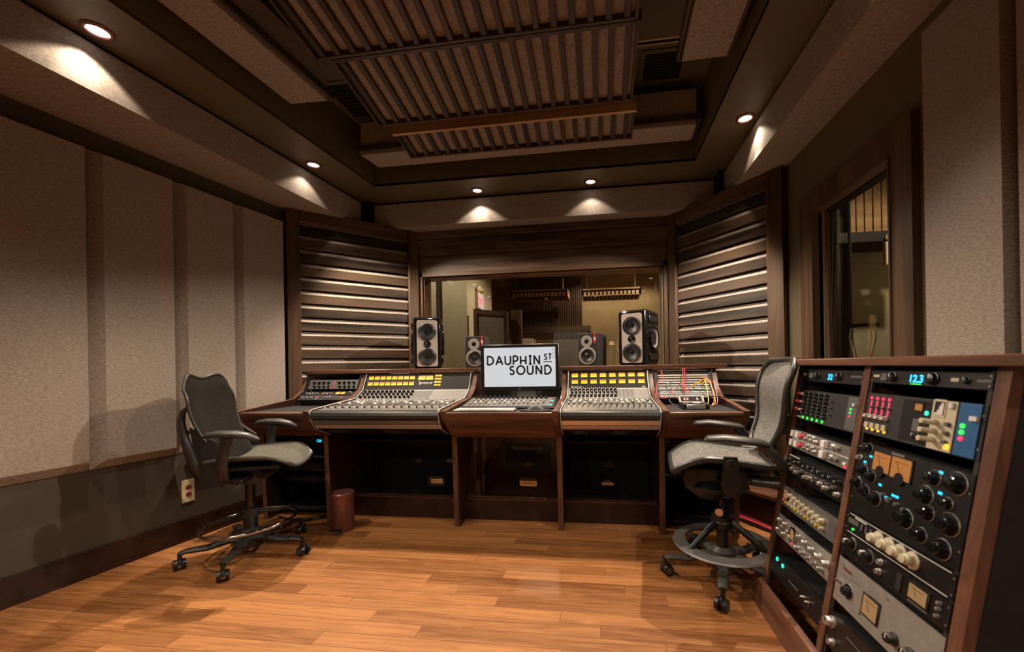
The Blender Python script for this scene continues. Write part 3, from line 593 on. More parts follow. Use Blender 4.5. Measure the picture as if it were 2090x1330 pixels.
# knee holes
def kneeback(x0, x1, y, z0, z1, m, holes):
    pts = [(x0, z0), (x1, z0), (x1, z1), (x0, z1)]
    obj('back_panel', MB().prism(pts, y, y+.018, m, 'y', None, holes), desk)
def half(cx, z, r): return [(cx-r, z)]+[(cx-r*cos(t*pi/8), z+r*.95*sin(t*pi/8)) for t in range(1, 8)]+[(cx+r, z)]
def rr(cx, cz, w_, h_): 
    r = .012; return [(cx-w_+r, cz-h_), (cx+w_-r, cz-h_), (cx+w_, cz-h_+r), (cx+w_, cz+h_-r), (cx+w_-r, cz+h_), (cx-w_+r, cz+h_), (cx-w_, cz+h_-r), (cx-w_, cz-h_+r)]
kneeback(-2.028, -1.062, 3.38, .0, .66, BLKM, [half(-1.654, .286, .040), half(-1.36, .290, .040), rr(-1.487, .125, .062, .030)])
obj('inlet_frame', MB().prism(rr(-1.487, .125, .080, .046), 3.374, 3.380, STEEL, 'y', None, [rr(-1.487, .125, .062, .030)]), desk)
kneeback(-1.024, -.308, 3.38, .0, .80, BASEW, [rr(-.645, .431, .145, .014), half(-.643, .270, .045), rr(-.645, .13, .078, .038)])
obj('dark_panel', MB().prism([(-.84, .25), (-.443, .25), (-.443, .47), (-.84, .47)], 3.372, 3.379, BLKM, 'y', None, [rr(-.645, .431, .145, .014), half(-.643, .270, .045)]), desk)
kneeback(-.272, .380, 3.38, .0, .66, BLKM, [half(.055, .275, .045), half(.045, .115, .055)])
for a, c in (('P1', 'P2'), ('P2', 'P3'), ('P3', 'P4')):
    x0, x1 = DX[a][1], DX[c][0]
    obj('kick_board', MB().box(x0, x1, 2.86, 2.925, 0, .15, BASEW).box(x0, x1, 2.86, 2.925, .15, .156, WALZ), desk)  # paler wood along the top stands in for light on the edge
for a, c in (('P1', 'P2'), ('P3', 'P4')):
    x0, x1 = DX[a][1], DX[c][0]
    obj('under_panel', MB().box(x0, x1, 3.0, 3.38, .55, .57, BLKM), desk)
for a, c in (('P0', 'P1'), ('P4', 'P5')):
    x0, x1 = DX[a][1], DX[c][0]
    obj('bay_back', MB().box(x0, x1, 3.45, 3.46, .05, 1.10, BLKM), desk); [obj('inner_lining', MB().prism([(2.72, .03), (2.72, .64), (3.02, .82), (3.17, 1.10), (3.44, 1.10), (3.44, .03)], u, u+.004, BLKM, 'x'), desk) for u in (x0+.0005, x1-.0045)]; obj('bay_floor', MB().box(x0, x1, 2.80, 3.45, .05, .068, BLKM), desk)
obj('centre_back', MB().box(-1.024, -.308, 3.40, 3.418, .78, .965, BLKM), desk)
# slopes of the desk and consoles, as frames (x right, z up the slope)
def slope(x0, p0, p1): return frame((x0, p0[0], p0[1]), (1, 0, 0), (0, p1[0]-p0[0], p1[1]-p0[1]))
S1 = ((2.535, .858), (3.0, .892)); S2 = ((3.0, .892), (3.125, .960)); S3 = ((3.125, .960), (3.185, 1.098))
def ln(p): return sqrt((p[1][0]-p[0][0])**2+(p[1][1]-p[0][1])**2)
FADB = None
def console(x0, x1, label, nstrip, nk, big):
    W = x1-x0; r = thing('mixing_console', label, 'mixing console', ((x0+x1)/2, 2.9, .66), 'the two mixing consoles set into the desk')
    prof = [(2.69, .665), (2.548, .735), (2.515, .80), (2.505, .845), (2.525, .857)]+[S1[1], S2[1], S3[1], (3.40, 1.100), (3.40, .665)]
    obj('body', MB().prism(prof, x0+.012, x1-.012, BLK, 'x'), r)
    cheek = [(2.70, .655), (2.542, .732), (2.500, .80), (2.488, .85), (2.515, .866)]+[(3.0, .902), (3.115, .966), (3.178, 1.104), (3.30, 1.104), (3.30, .655)]
    for a in (x0, x1-.012): obj('end_cheek', MB().prism(cheek, a, a+.012, BLK, 'x'), r)
    tr = [(2.70, .66), (2.538, .730), (2.496, .80), (2.484, .852), (2.513, .869), (3.0, .906), (3.111, .970), (3.174, 1.104)]
    for a in (x0+.012, x1-.012): obj('white_trim', MB().tube([(a, y, z) for y, z in tr], .0026, WHITE, 6), r)
    # padded arm rest, anodised strip and lines
    obj('arm_rest', MB().prism([(2.515, .795), (2.488, .808), (2.482, .830), (2.490, .849), (2.513, .861), (2.55, .860), (2.55, .795)], x0+.016, x1-.016, PLAS, 'x'), r)
    F = slope(x0+.016, (2.548, .735), (2.506, .796)); w_ = W-.032; h_ = sqrt(.042**2+.061**2)
    b = MB(); b.box(0, w_, -.004, .002, h_*.50, h_, TAN if big != 1 else STEEL); obj('trim_strip', b, r, F.copy())
    b = MB()
    for k in range(3): b.box(0, w_, -.004, .002, h_*(.02+.155*k), h_*(.02+.155*k)+.0045, TAN)
    obj('trim_lines', b, r, F.copy())
    # vents in the underside
    F = slope(x0+.03, (2.69, .668), (2.552, .733))
    b = MB()
    for g in range(4):
        for k in range(9): xx = .05+g*(W-.12)/4+k*(W*.011+.004); b.box(xx, xx+.006, -.004, 0, .04, .11, STEEL if (g % 2 == 0) else BLKM)
    obj('vent_slots', b, r, F.copy())
    # fader bay
    F = slope(x0+.016, *S1); L1 = ln(S1); obj('fader_panel', MB().box(0, w_, -.003, .002, 0, L1, STEEL), r, F.copy())
    sp = (w_-.02)/nstrip
    for k in range(nstrip):
        x = .01+sp*(k+.5)
        inst('fader_slot', box_mesh(.020, .0012, .13, BLKM), r, F @ T_(x, -.003, .245))
        zf = .245+.055*((k*7 % 5)/4-.5)
        inst('fader', box_mesh(.016, .016, .030, WHITE if k % 4 else ALU, .003), r, F @ T_(x, -.004, zf))
        inst('channel_button', box_mesh(.020, .010, .014, WHITE if k % 3 else GREYP, .002), r, F @ T_(x, -.003, .345))
        inst('channel_button', box_mesh(.012, .008, .010, WHITE, .002), r, F @ T_(x+.004, -.003, .385))
        inst('small_knob', knob_mesh(.0065, .013, BLK), r, F @ T_(x-.005, -.003, .095))
        inst('small_switch', knob_mesh(.005, .013, WHITE, 2), r, F @ T_(x, -.003, .055))
        inst('small_switch', knob_mesh(.0045, .016, WHITE, 2), r, F @ T_(x+.008, -.003, .42))
    b = MB()
    for k in range(nstrip+1): b.box(.01+sp*k-.0008, .01+sp*k+.0008, -.0042, 0, 0, L1, BLK)
    b.box(0, w_, -.0045, 0, .135, .139, WHITE); obj('panel_lines', b, r, F.copy())
    # module bay
    F = slope(x0+.016, *S2); L2 = ln(S2); obj('module_panel', MB().box(0, w_, -.003, .002, 0, L2, PANEL), r, F.copy())
    sk = w_*(.80 if big else 1)/ (nk+(4))
    if big == 1: sk = w_*.66/(nk+4)
    for k in range(nk):
        x = .012+sk*(k+.5)
        for j in range(3): inst('knob', knob_mesh(.0105 if j < 2 else .012, .022, BLK), r, F @ T_(x+(.004 if j == 1 else 0), -.003, L2*(.22+.29*j)))
    b = MB()
    for k in range(nk, nk+4):
        x = .012+sk*(k+.5)
        for j in range(9): b.box(x-sk*.34, x+sk*.34, -.0045, 0, L2*(.10+.095*j), L2*(.10+.095*j)+.005, GREYP)
    obj('vent_modules', b, r, F.copy())
    b = MB()
    for k in range(nk+5): b.box(.012+sk*k-.0006, .012+sk*k+.0006, -.0042, 0, 0, L2, BLK)
    obj('module_lines', b, r, F.copy())
    # meter bridge
    F = slope(x0+.016, *S3); L3 = ln(S3); obj('meter_bridge', MB().box(0, w_, -.004, .002, 0, L3, BLKM).box(0, w_, -.006, .0, -.003, .003, WHITE), r, F.copy())
    if big == 1:
        ms = .0535; off = .045
        for k in range(8):
            for z in (L3*.76, L3*.40): inst('meter', box_mesh(.043, .005, .029, AMB, .001), r, F @ T_(off+ms*k, -.004, z))
        for k in range(2): inst('large_meter', box_mesh(.062, .005, .037, AMB, .001), r, F @ T_(.505+.068*k, -.004, L3*.74))
        for k in range(2):
            for j in range(4): inst('small_meter', box_mesh(.027, .005, .015, AMB, .001), r, F @ T_(.635+.031*k+.0, -.004, L3*(.86-.185*j)))
        x = .50; lz = L3*.42
    else:
        ms = (w_-.02)/8
        for k in range(8):
            for z in (L3*.76, L3*.39): inst('meter', box_mesh(.050, .005, .031, AMB, .001), r, F @ T_(.012+ms*(k+.5), -.004, z))
        x = .030; lz = L3*.10
    s = 1.0 if big == 1 else .7
    b = MB()
    for k in range(5): q = 1-k*.2; b.box(x-.012*s+k*.006*s, x-.012*s+k*.006*s+.004*s, -.0048, -.004, lz-.016*q*s, lz+.016*q*s, WHITE)
    obj('logo', b, r, F.copy())
    text(r, F, x+.062*s, lz-.002, 'MODEL 1608', .0145*s, WHITE, .0004, y=-.0048)
    obj('logo_line', MB().box(x+.024*s, x+.10*s, -.0048, -.004, lz-.008*s, lz-.0055*s, WHITE), r, F.copy())
    if big != 1: inst('indicator_light', box_mesh(.022, .003, .006, AMB, 0), r, F @ T_(w_-.03, -.004, L3*.10))
    return r
console(-2.026, -1.064, 'larger mixing console left of the monitor with sixteen amber meters plus ten others', 16, 12, 1)
console(-.270, .378, 'smaller mixing console right of the monitor with two rows of eight amber meters', 16, 12, 2)
# left wing units
OR = 'equipment units in the left desk wing'
F = slope(-2.545, *S3); wl = .475
plate('equaliser_unit', 'grey equaliser with two rows of black knobs and red lights in the left desk wing', 'audio equipment', F @ T_(0, 0, .02), wl, .085, GREYP,
      [('k', .10+.095*k, .70, .0115, .02, BLK) for k in range(4)]+[('k', .60+.095*k, .70, .0115, .02, BLK) for k in range(4)]+[('k', .13+.09*k, .26, .0095, .02, BLK) for k in range(4)]+[('k', .63+.09*k, .26, .0095, .02, BLK) for k in range(4)]
      + [('l', .50, .82-.14*k, .0035, REDL) for k in range(4)]+[('s', .50, .13, .035, .010, RED)], OR, depth=.06)
F = slope(-2.545, *S2)
plate('compressor_unit', 'black unit with white knobs and two small amber meters in the left desk wing', 'audio equipment', F @ T_(0, 0, .078), wl, .058, BLK,
      [('k', .05+.055*k, .40, .007, .014, ALU) for k in range(5)]+[('k', .40+.05*k, .40, .007, .014, ALU) for k in range(4)]+[('m', .66, .5, .038, .032, AMB), ('m', .76, .5, .038, .032, AMB)]+[('l', .36, .3+.2*k, .003, ORL) for k in range(3)]+[('k', .90, .5, .012, .015, GREYP)], OR, depth=.08)
plate('effects_unit', 'lowest black unit in the left desk wing with two tiny red digit displays', 'audio equipment', F @ T_(0, 0, .008), wl, .062, BLKM,
      [('b', .06+.09*k, .5, .018, .008, .040, GREYP) for k in range(3)]+[('b', .50+.05*k, .5, .012, .008, .034, GREYP) for k in range(3)]+[('d', .34, .45, '28', .022, REDL), ('l', .345, .2, .004, GRN), ('d', .80, .5, '18', .020, REDL), ('l', .57, .85, .004, ORL)]+[('s', .30, .95, .40, .004, ALU)], OR, depth=.08)
obj('rack_rail', MB().box(-2.563, -2.548, 3.14, 3.15, .90, 1.1, BLKM), desk)
# lower bay, left wing
F = frame((-2.55, 2.86, .56), (1, 0, 0), (0, 0, 1))
plate('converter_unit', 'black unit with a blue digit display under the left desk wing', 'audio equipment', F, .478, .052, BLK, [('d', .66, .22, '124', .030, CYAN), ('s', .93, .6, .02, .006, GREYP), ('k', .2, .5, .012, .015, BLK)], 'units under the left desk wing')
F = frame((-2.55, 2.86, .34), (1, 0, 0), (0, 0, 1))
plate('preamp_unit', 'black unit with a row of small grey switches under the left desk wing', 'audio equipment', F, .478, .060, BLKM, [('l', .08+.07*k, .7, .003, GREYP) for k in range(13)]+[('s', .70, .15, .10, .008, GREYP)], 'units under the left desk wing')
F = frame((-2.55, 2.86, .25), (1, 0, 0), (0, 0, 1))
plate('patch_unit', 'black jack strip lowest under the left desk wing', 'audio equipment', F, .478, .045, BLKM, [('l', .05+.055*k, .5, .005, GREYP) for k in range(17)], 'units under the left desk wing')
# patch bays, right wing
PB = 'patch bays in the right desk wing'
for a in (.418, .825): obj('rack_rail', MB().prism([(3.0-.004, .894), (3.120, .966), (3.180, 1.10), (3.19, 1.10), (3.14, .96), (3.0, .884)], a, a+.022, BLKM, 'x'), desk)
cols = [(FABD, FABD), (IVORY, WHITE), (WHITE, BAFF), (WHITE, WHITE), (GRNC, WHITE), (WHITE, IVORY), (WHITE, YEL)]
names = ['topmost patch bay in the right desk wing', 'second patch bay from the top in the right desk wing', 'third patch bay from the top in the right desk wing', 'middle patch bay, just above the bend of the right desk wing', 'patch bay with a green label strip in the right desk wing', 'second lowest patch bay in the right desk wing', 'lowest patch bay behind the small controller in the right desk wing']
for k in range(7):
    if k < 4: F = slope(.436, *S3) @ T_(0, 0, ln(S3)-.040*(k+1)+.004); h = .037
    else: F = slope(.436, *S2) @ T_(0, 0, ln(S2)-.046*(k-3)); h = .042
    b = MB()
    for j in range(24):
        for zz in (.18, .55): b.cyl((.012+j*.0159, 0, h*zz), (.012+j*.0159, -.001, h*zz), .003, .003, VOID, 6)
    p = plate('patch_bay', names[k], 'patch bay', F, .392, h, BLKM, [('s', .5, .36, .38, .0075, cols[k][0]), ('s', .5, .86, .38, .0085, WHITE)], PB, depth=.1, ears=False)
    obj('jack_rows', b, p, F.copy())
# lower bay right wing
F = frame((.43, 2.86, .56), (1, 0, 0), (0, 0, 1))
plate('converter_unit', 'black unit at the top under the right desk wing', 'audio equipment', F, .41, .05, BLK, [('s', .08, .75, .022, .004, WHITE), ('k', .5, .5, .01, .01, BLK)], 'units under the right desk wing')
F = frame((.43, 2.86, .345), (1, 0, 0), (0, 0, 1))
plate('snake_unit', 'black socket unit with loose cables under the right desk wing', 'audio equipment', F, .41, .055, BLKM, [('s', .06, .3, .028, .004, WHITE)]+[('l', .16+.06*k, .6, .007, GREYP) for k in range(12)], 'units under the right desk wing')
# ------------------------------------------------------------------ things on the desk
def spk_big(M, label):
    r = thing('studio_monitor_speaker', label, 'speaker', M, 'tall black monitors with silver baffles on the desk ledge')
    W, H, D = .245, .455, .30
    obj('cabinet', MB().box(-W/2, W/2, 0, D, 0, H, GLOSS, bev=.016), r, M.copy())
    b = MB(); n = 6; R_ = .018; x0, x1, z0, z1 = -.088, .088, .018, H-.028; pts = []
    for cx_, cz_, a0 in ((x1-R_, z1-R_, 0), (x0+R_, z1-R_, 90), (x0+R_, z0+R_, 180), (x1-R_, z0+R_, 270)):
        for k in range(n+1): a = radians(a0+90*k/n); pts.append((cx_+R_*cos(a), cz_+R_*sin(a)))
    b.prism(pts, -.006, .002, BAFF, 'y'); obj('baffle', b, r, M.copy())
    for z in (.105, .325):
        Fz = M @ T_(0, -.006, z)
        q = obj('woofer', MB().lathe([(.076, 0), (.076, -.010), (.070, -.014), (.064, -.011), (.058, -.014), (.052, -.012), (.022, -.001), (0, -.001)], CONE, 32, axis='y'), r, Fz)
        obj('dust_cap', MB().lathe([(.017, -.001), (.014, -.007), (.008, -.010), (0, -.011)], GLOSS, 20, axis='y'), q, Fz)
    obj('tweeter', MB().lathe([(.031, 0), (.031, -.006), (.026, -.006), (.018, -.001), (.013, -.003), (.006, -.008), (0, -.009)], GLOSS, 24, axis='y'), r, M @ T_(0, -.006, .215))
    for s in (-1, 1):
        Ms = M @ T_(s*W/2, .165, .225) @ Mx.Rotation(pi/2*s, 4, 'Z')
        obj('side_woofer', MB().lathe([(.105, 0), (.105, -.018), (.092, -.022), (.086, -.014), (.083, -.014)], GLOSS, 36, axis='y').lathe([(.083, -.014), (.062, -.006)], BAFG, 36, axis='y').lathe([(.062, -.006), (.03, -.001), (0, -.002)], CONE, 36, axis='y'), r, Ms)
        obj('side_plate', MB().box(s*W/2, s*(W/2+.012), .055, .275, .045, .095, BLK, bev=.003).box(s*W/2, s*(W/2+.012), .055, .275, .355, .405, BLK, bev=.003), r, M.copy())
    b = MB(); b.box(.06, .10, D, D+.06, .04, .40, BLK, bev=.004); b.box(-.1, .10, D+.03, D+.06, .36, .40, BLK); b.box(-.1, .10, D+.03, D+.06, .04, .08, BLK)
    for k in range(7): b.box(-.10, .06, D, D+.03, .06+k*.05, .075+k*.05, BLK)
    obj('rear_heat_sink', b, r, M.copy())
    return r
def yawM(x, y, z, deg): return Mx.Translation((x, y, z)) @ Mx.Rotation(radians(deg), 4, 'Z')
spk_big(yawM(-1.515, 3.30, 1.142, 22), 'tall black speaker with silver baffle at the left end of the window')
spk_big(yawM(.262, 3.30, 1.142, -27), 'tall black speaker with silver baffle and visible side woofer, far right on the ledge')
def spk_small(M, label, stick):
    r = thing('nearfield_speaker', label, 'speaker', M, 'small black two-way speakers on the desk ledge')
    W, H, D = .175, .275, .25
    obj('cabinet', MB().box(-W/2, W/2, 0, D, 0, H, BLKM, bev=.003), r, M.copy())
    q = obj('tweeter_plate', MB().lathe([(0, 0), (.050, 0), (.050, -.004), (.020, -.004), (.018, 0)], BAFG, 32, axis='y'), r, M @ T_(-.012, 0, .207))
    obj('tweeter', MB().lathe([(.020, -.004), (.016, -.001), (.008, -.006), (0, -.007)], GLOSS, 20, axis='y'), q, M @ T_(-.012, 0, .207))
    q = obj('woofer_ring', MB().lathe([(.075, 0), (.075, -.005), (.058, -.006), (.058, 0)], BAFG, 36, axis='y'), r, M @ T_(-.006, 0, .087))
    obj('woofer', MB().lathe([(.058, -.008), (.053, -.011), (.048, -.008), (.025, -.001), (.02, -.004), (0, -.006)], CONE, 32, axis='y'), q, M @ T_(-.006, 0, .087))
    obj('sticker', MB().box(.048, .070, -.001, 0, .19, .275, RED).box(.051, .067, -.0015, 0, .215, .24, WHITE).box(.051, .067, -.0015, 0, .25, .256, BLK), r, M.copy())
    return r
spk_small(yawM(-1.083, 3.32, 1.142, 8), 'small black speaker half hidden behind the left edge of the computer monitor', 0)
spk_small(yawM(-.100, 3.32, 1.142, -17), 'small black speaker standing right of the computer monitor', 0)
# computer monitor
M = yawM(-.643, 3.085, .846, 0)
r = thing('computer_monitor', 'wide computer monitor showing DAUPHIN ST SOUND in black letters', 'monitor', M)
SW, SH, zb = .644, .375, .105
obj('case', MB().box(-SW/2, SW/2, 0, .03, zb, zb+SH, BLK, bev=.006), r, M.copy())
scr = obj('screen', MB().box(-SW/2+.031, SW/2-.031, -.0015, 0, zb+.035, zb+SH-.027, SCREEN), r, M.copy())
obj('stand', MB().box(-.03, .12, .035, .045, .0, .22, ALU).box(-.03, .12, -.05, .11, 0, .008, ALU), r, M.copy())
obj('logo', MB().lathe([(0, 0), (.004, 0)], WHITE, 10, axis='y'), r, M @ T_(0, -.0012, zb+.017))
def stroke(b, pts, w_, m, y0=-.0022, y1=-.0016):
    h = w_/2
    for i in range(len(pts)-1):
        p, q = V(pts[i]), V(pts[i+1]); d = (q-p).normalized(); n = V((-d.y, d.x))*h; e = d*(h*.35 if len(pts) > 2 else 0)
        a, c, d2, f = p-e+n, q+e+n, q+e-n, p-e-n
        b.prism([tuple(a), tuple(c), tuple(d2), tuple(f)], y0-.00001*i, y1, m, 'y')
def arc(cx_, cz_, rx, rz, a0, a1, n=14): return [(cx_+rx*cos(radians(a0+(a1-a0)*k/n)), cz_+rz*sin(radians(a0+(a1-a0)*k/n))) for k in range(n+1)]
GL = {'D': (.78, [[(0, 0), (0, 1)], [(0, 0), (.22, 0)]+arc(.22, .5, .50, .5, -90, 90)+[(0, 1)]]), 'A': (.85, [[(0, 0), (.40, 1), (.80, 0)], [(.15, .30), (.65, .30)]]),
      'U': (.72, [[(0, 1), (0, .33)]+arc(.33, .33, .33, .33, 180, 360)+[(.66, 1)]]), 'P': (.60, [[(0, 0), (0, 1), (.25, 1)]+arc(.25, .70, .30, .30, 90, -90)+[(0, .40)]]),
      'H': (.72, [[(0, 0), (0, 1)], [(.64, 0), (.64, 1)], [(0, .42), (.64, .42)]]), 'I': (.36, [[(.17, 0), (.17, 1)], [(0, 0), (.34, 0)], [(0, 1), (.34, 1)]]),
      'N': (.72, [[(0, 0), (0, 1), (.64, 0), (.64, 1)]]), 'S': (.52, [arc(.27, .73, .22, .24, 35, 250)+arc(.24, .25, .25, .25, 75, -150)]),
      'O': (.95, [arc(.47, .5, .47, .5, 0, 360, 26)]), 'T': (.62, [[(.30, 0), (.30, 1)], [(0, 1), (.60, 1)]])}
def word(parent, M, txt, x, z, h, sw, x_end):
    adv = [GL[c][0]*h for c in txt]; gap = (x_end-x-sum(adv))/(len(txt)-1)
    for i, c in enumerate(txt):
        b = MB()
        for st in GL[c][1]: stroke(b, [(p[0]*h, p[1]*h) for p in st], sw, VOID)
        obj('letter', b, parent, M @ T_(x, 0, z)); x += adv[i]+gap
# letter positions from the photo, in metres from the screen centre
word(scr, M, 'DAUPHIN', -.262, zb+.213, .066, .0140, .168)
word(scr, M, 'ST', .202, zb+.248, .044, .0095, .262)
obj('underline', MB().box(.193, .264, -.0022, -.0016, zb+.227, zb+.233, VOID), scr, M.copy())
word(scr, M, 'SOUND', -.078, zb+.133, .066, .0140, .258)
b = MB()
for k in range(3): b.box(.268, .275, -.0022, -.0016, zb+.325-.03*k, zb+.332-.03*k, GREYP)
for k in range(9): b.box(.284, .290, -.0022, -.0016, zb+.34-.010*k, zb+.344-.010*k, BLK)
obj('desktop_icons', b, scr, M.copy())
# control surface
F = frame((-1.012, 2.72, .862), (1, 0, 0), (0, .24, .040)); r = thing('fader_control_surface', 'black and grey fader control surface lying below the computer monitor', 'control surface', F)
W = .69
obj('case', MB().box(0, W, -.002, .02, -.02, .27, BLK, bev=.004), r, F.copy()); obj('panel', MB().box(.02, W-.02, -.004, 0, .005, .255, STEEL), r, F.copy())
for k in range(16):
    x = .06+.036*k
    inst('fader_slot', box_mesh(.004, .0012, .09, BLK), r, F @ T_(x, -.004, .08)); inst('fader', box_mesh(.014, .016, .02, WHITE if k % 3 else ALU, .003), r, F @ T_(x, -.005, .055+.05*((k*5) % 4)/3))
    inst('knob', knob_mesh(.0085, .02, BLK), r, F @ T_(x, -.004, .225)); inst('button', box_mesh(.012, .005, .007, BLK), r, F @ T_(x, -.004, .19)); inst('button', box_mesh(.012, .005, .007, WHITE), r, F @ T_(x, -.004, .172)); inst('button', box_mesh(.012, .005, .007, BLK), r, F @ T_(x, -.004, .150))
for k in range(8): inst('button', box_mesh(.02, .005, .007, [WHITE, TEAL, GREYP, RED][k % 4]), r, F @ T_(.655, -.004, .02+.028*k))
# keyboard, mouse, drive
F = frame((-1.0, 2.555, .849), (1, 0, 0), (0, 0, 1)); r = thing('computer_keyboard', 'slim aluminium keyboard on the front edge of the centre desk bay', 'keyboard', F)
obj('base', MB().box(.0, .42, 0, .115, 0, .010, ALU, bev=.003), r, F.copy()); b = MB()
for j in range(5):
    for k in range(18): b.box(.008+k*.0226, .027+k*.0226, .008+j*.021, .025+j*.021, .010, .013, WHITE)
obj('keys', b, r, F.copy())
M = T_(-.435, 2.60, .850); r = thing('computer_mouse', 'black mouse on a small black pad right of the keyboard', 'mouse', M)
obj('pad', MB().lathe([(0, 0), (.095, 0), (.098, .004), (.090, .007), (0, .007)], BLKM, 28, T=Mx.Diagonal((1.1, .62, 1, 1))), r, M.copy())
obj('shell', MB().surf(lambda s, t: (-.055+.11*s, -.032+.064*t, .008+.030*(max(0, sin(pi*s))**.6)*(max(0, sin(pi*t))**.45)), 14, 10, .001, PLASG), r, M.copy())
M = T_(-.985, 3.03, .852); tag(obj('external_drive', MB().box(-.04, .06, -.04, .05, 0, .035, BLK, bev=.004).box(-.03, .05, -.041, -.04, .012, .02, CHROME), None, M), 'small black box left of the monitor foot behind the control surface', 'box')
# monitor controller on the right wing
F = frame((.535, 2.665, .848), (1, 0, 0), (0, 0, 1)); r = thing('monitor_controller', 'small black desktop controller with silver wheel and red digits on the right desk wing', 'audio controller', F)
obj('case', MB().prism([(0, 0), (0, .030), (.12, .038), (.155, .075), (.165, .075), (.165, 0)], 0, .165, BLK, 'x'), r, F.copy())
obj('front_bar', MB().box(.022, .140, -.004, .0, .002, .030, ALU, bev=.002), r, F.copy())
obj('wheel', MB().lathe([(0, .008), (.034, .008), (.038, .004), (.038, 0)], ALU, 30, T=T_(.105, .070, .034)), r, F.copy())
Fs = F @ frame((0, .12, .038), (1, 0, 0), (0, .035, .037)); obj('display_window', MB().box(.012, .15, -.002, 0, .006, .046, VOID), r, Fs.copy())
for x, s in ((.045, '8.8'), (.12, '8')): inst('digits', textmesh(s, .028, REDL, .0003, .0004), r, Fs @ T_(x, -.003, .014) @ RX)
for k in range(4): inst('button', box_mesh(.016, .004, .010, WHITE if k < 2 else GREYP, .001), r, F @ T_(.02+.022*k, .05 if k < 3 else .02, .034) @ Mx.Rotation(-pi/2, 4, 'X'))
# patch cables
def P2(t, x, off=0.0):
    """point on the patch-bay face: t metres up the slopes, x world, off metres in front"""
    L2 = ln(S2)
    if t <= L2: a = t/L2; y = S2[0][0]+a*(S2[1][0]-S2[0][0]); z = S2[0][1]+a*(S2[1][1]-S2[0][1]); n = V((0, -(S2[1][1]-S2[0][1]), (S2[1][0]-S2[0][0]))).normalized()
    else: a = (t-L2)/ln(S3); y = S3[0][0]+a*(S3[1][0]-S3[0][0]); z = S3[0][1]+a*(S3[1][1]-S3[0][1]); n = V((0, -(S3[1][1]-S3[0][1]), (S3[1][0]-S3[0][0]))).normalized()
    return V((x, y, z))+n*off
def bez(pts, n=8):
    out = []; k = len(pts)
    for i in range(k-1):
        p0, p1, p2, p3 = pts[max(i-1, 0)], pts[i], pts[i+1], pts[min(i+2, k-1)]
        for j in range(n):
            t = j/n; out.append(.5*((2*p1)+(p2-p0)*t+(2*p0-5*p1+4*p2-p3)*t*t+(3*p1-p0-3*p2+p3)*t**3))
    out.append(pts[-1]); return out
def cable(label, pts, m, rad=.0032, name='patch_cable', cat='cable', grp='patch cables on the right desk wing', ends=True):
    pts = [V(p) for p in pts]; c = pts[0].copy()
    r = thing(name, label, cat, tuple(c), grp); q = bez(pts)
    obj('cord', MB().tube(q, rad, m, 8), r)
    if ends:
        for a, d in ((q[0], q[1]), (q[-1], q[-2])): dd = (d-a).normalized(); obj('plug', MB().cyl(a, a+dd*.018, rad*1.5, rad*1.3, m, 8), r)
cable('red patch cable arching down the far left side of the patch bays', [P2(.285, .455, .003), P2(.26, .468, .05), P2(.17, .470, .08), P2(.10, .43, .08), (.405, 2.93, .935), (.44, 2.92, .90), (.50, 2.99, .902)], REDC)
cable('left of two straight red cables hanging down the middle of the patch bays', [P2(.292, .635, .003), P2(.285, .634, .035), P2(.18, .622, .04), P2(.09, .618, .035), P2(.07, .62, .01)], REDC)
cable('right of two straight red cables hanging down the middle of the patch bays', [P2(.292, .648, .003), P2(.285, .647, .035), P2(.18, .634, .04), P2(.09, .624, .035), P2(.06, .63, .01)], REDC)
cable('dark grey cable hanging beside the straight red pair', [P2(.27, .655, .003), P2(.25, .657, .03), P2(.16, .665, .03), P2(.10, .672, .02), P2(.09, .672, .003)], GRYC, .002)
cable('second dark grey cable beside the straight red pair', [P2(.275, .648, .003), P2(.25, .650, .025), P2(.17, .655, .03), P2(.09, .660, .02), P2(.085, .660, .003)], GRYC, .002)
cable('short red cable loop left of the controller display', [P2(.115, .575, .003), P2(.125, .590, .04), P2(.10, .620, .06), (.64, 2.93, .925)], REDC, .0028)
cable('left of two red cable arches at the right of the patch bays', [P2(.20, .765, .003), P2(.20, .780, .05), P2(.15, .800, .08), P2(.09, .808, .08), (.80, 2.93, .885), (.78, 2.90, .852)], REDC)
cable('right of two red cable arches at the right of the patch bays', [P2(.20, .775, .003), P2(.20, .800, .05), P2(.15, .825, .08), P2(.09, .828, .09), (.82, 2.91, .885), (.79, 2.87, .852)], REDC)
cable('left of two yellow patch cables over the controller', [P2(.15, .700, .003), P2(.165, .715, .04), P2(.15, .760, .08), P2(.10, .772, .09), (.755, 2.90, .895), (.74, 2.87, .856)], YEL)
cable('right of two yellow patch cables over the controller', [P2(.14, .703, .003), P2(.16, .725, .04), P2(.135, .775, .08), P2(.08, .800, .09), (.795, 2.88, .885), (.76, 2.84, .852)], YEL)
cable('dark green cable crossing the lower left patch bays', [P2(.15, .500, .003), P2(.145, .515, .04), P2(.10, .55, .07), (.575, 2.95, .90), (.56, 2.98, .888)], GRNC, .0025)
cable('grey cable looping through the lower left patch bays', [P2(.175, .505, .003), P2(.165, .53, .05), P2(.12, .525, .07), P2(.06, .49, .06), (.50, 2.96, .875), (.53, 2.90, .852)], GRYC, .0025)
cable('short red cable lying low at the left of the patch bays', [P2(.07, .52, .003), P2(.07, .53, .04), (.55, 2.96, .90), (.585, 2.97, .888)], REDC, .0026)
cable('black cable running from the controller over the right end of the desk', [(.69, 2.86, .90), (.75, 2.86, .915), (.83, 2.87, .912), (.90, 2.90, .885), (.905, 3.0, .80)], BLK, .003, 'controller_cable')
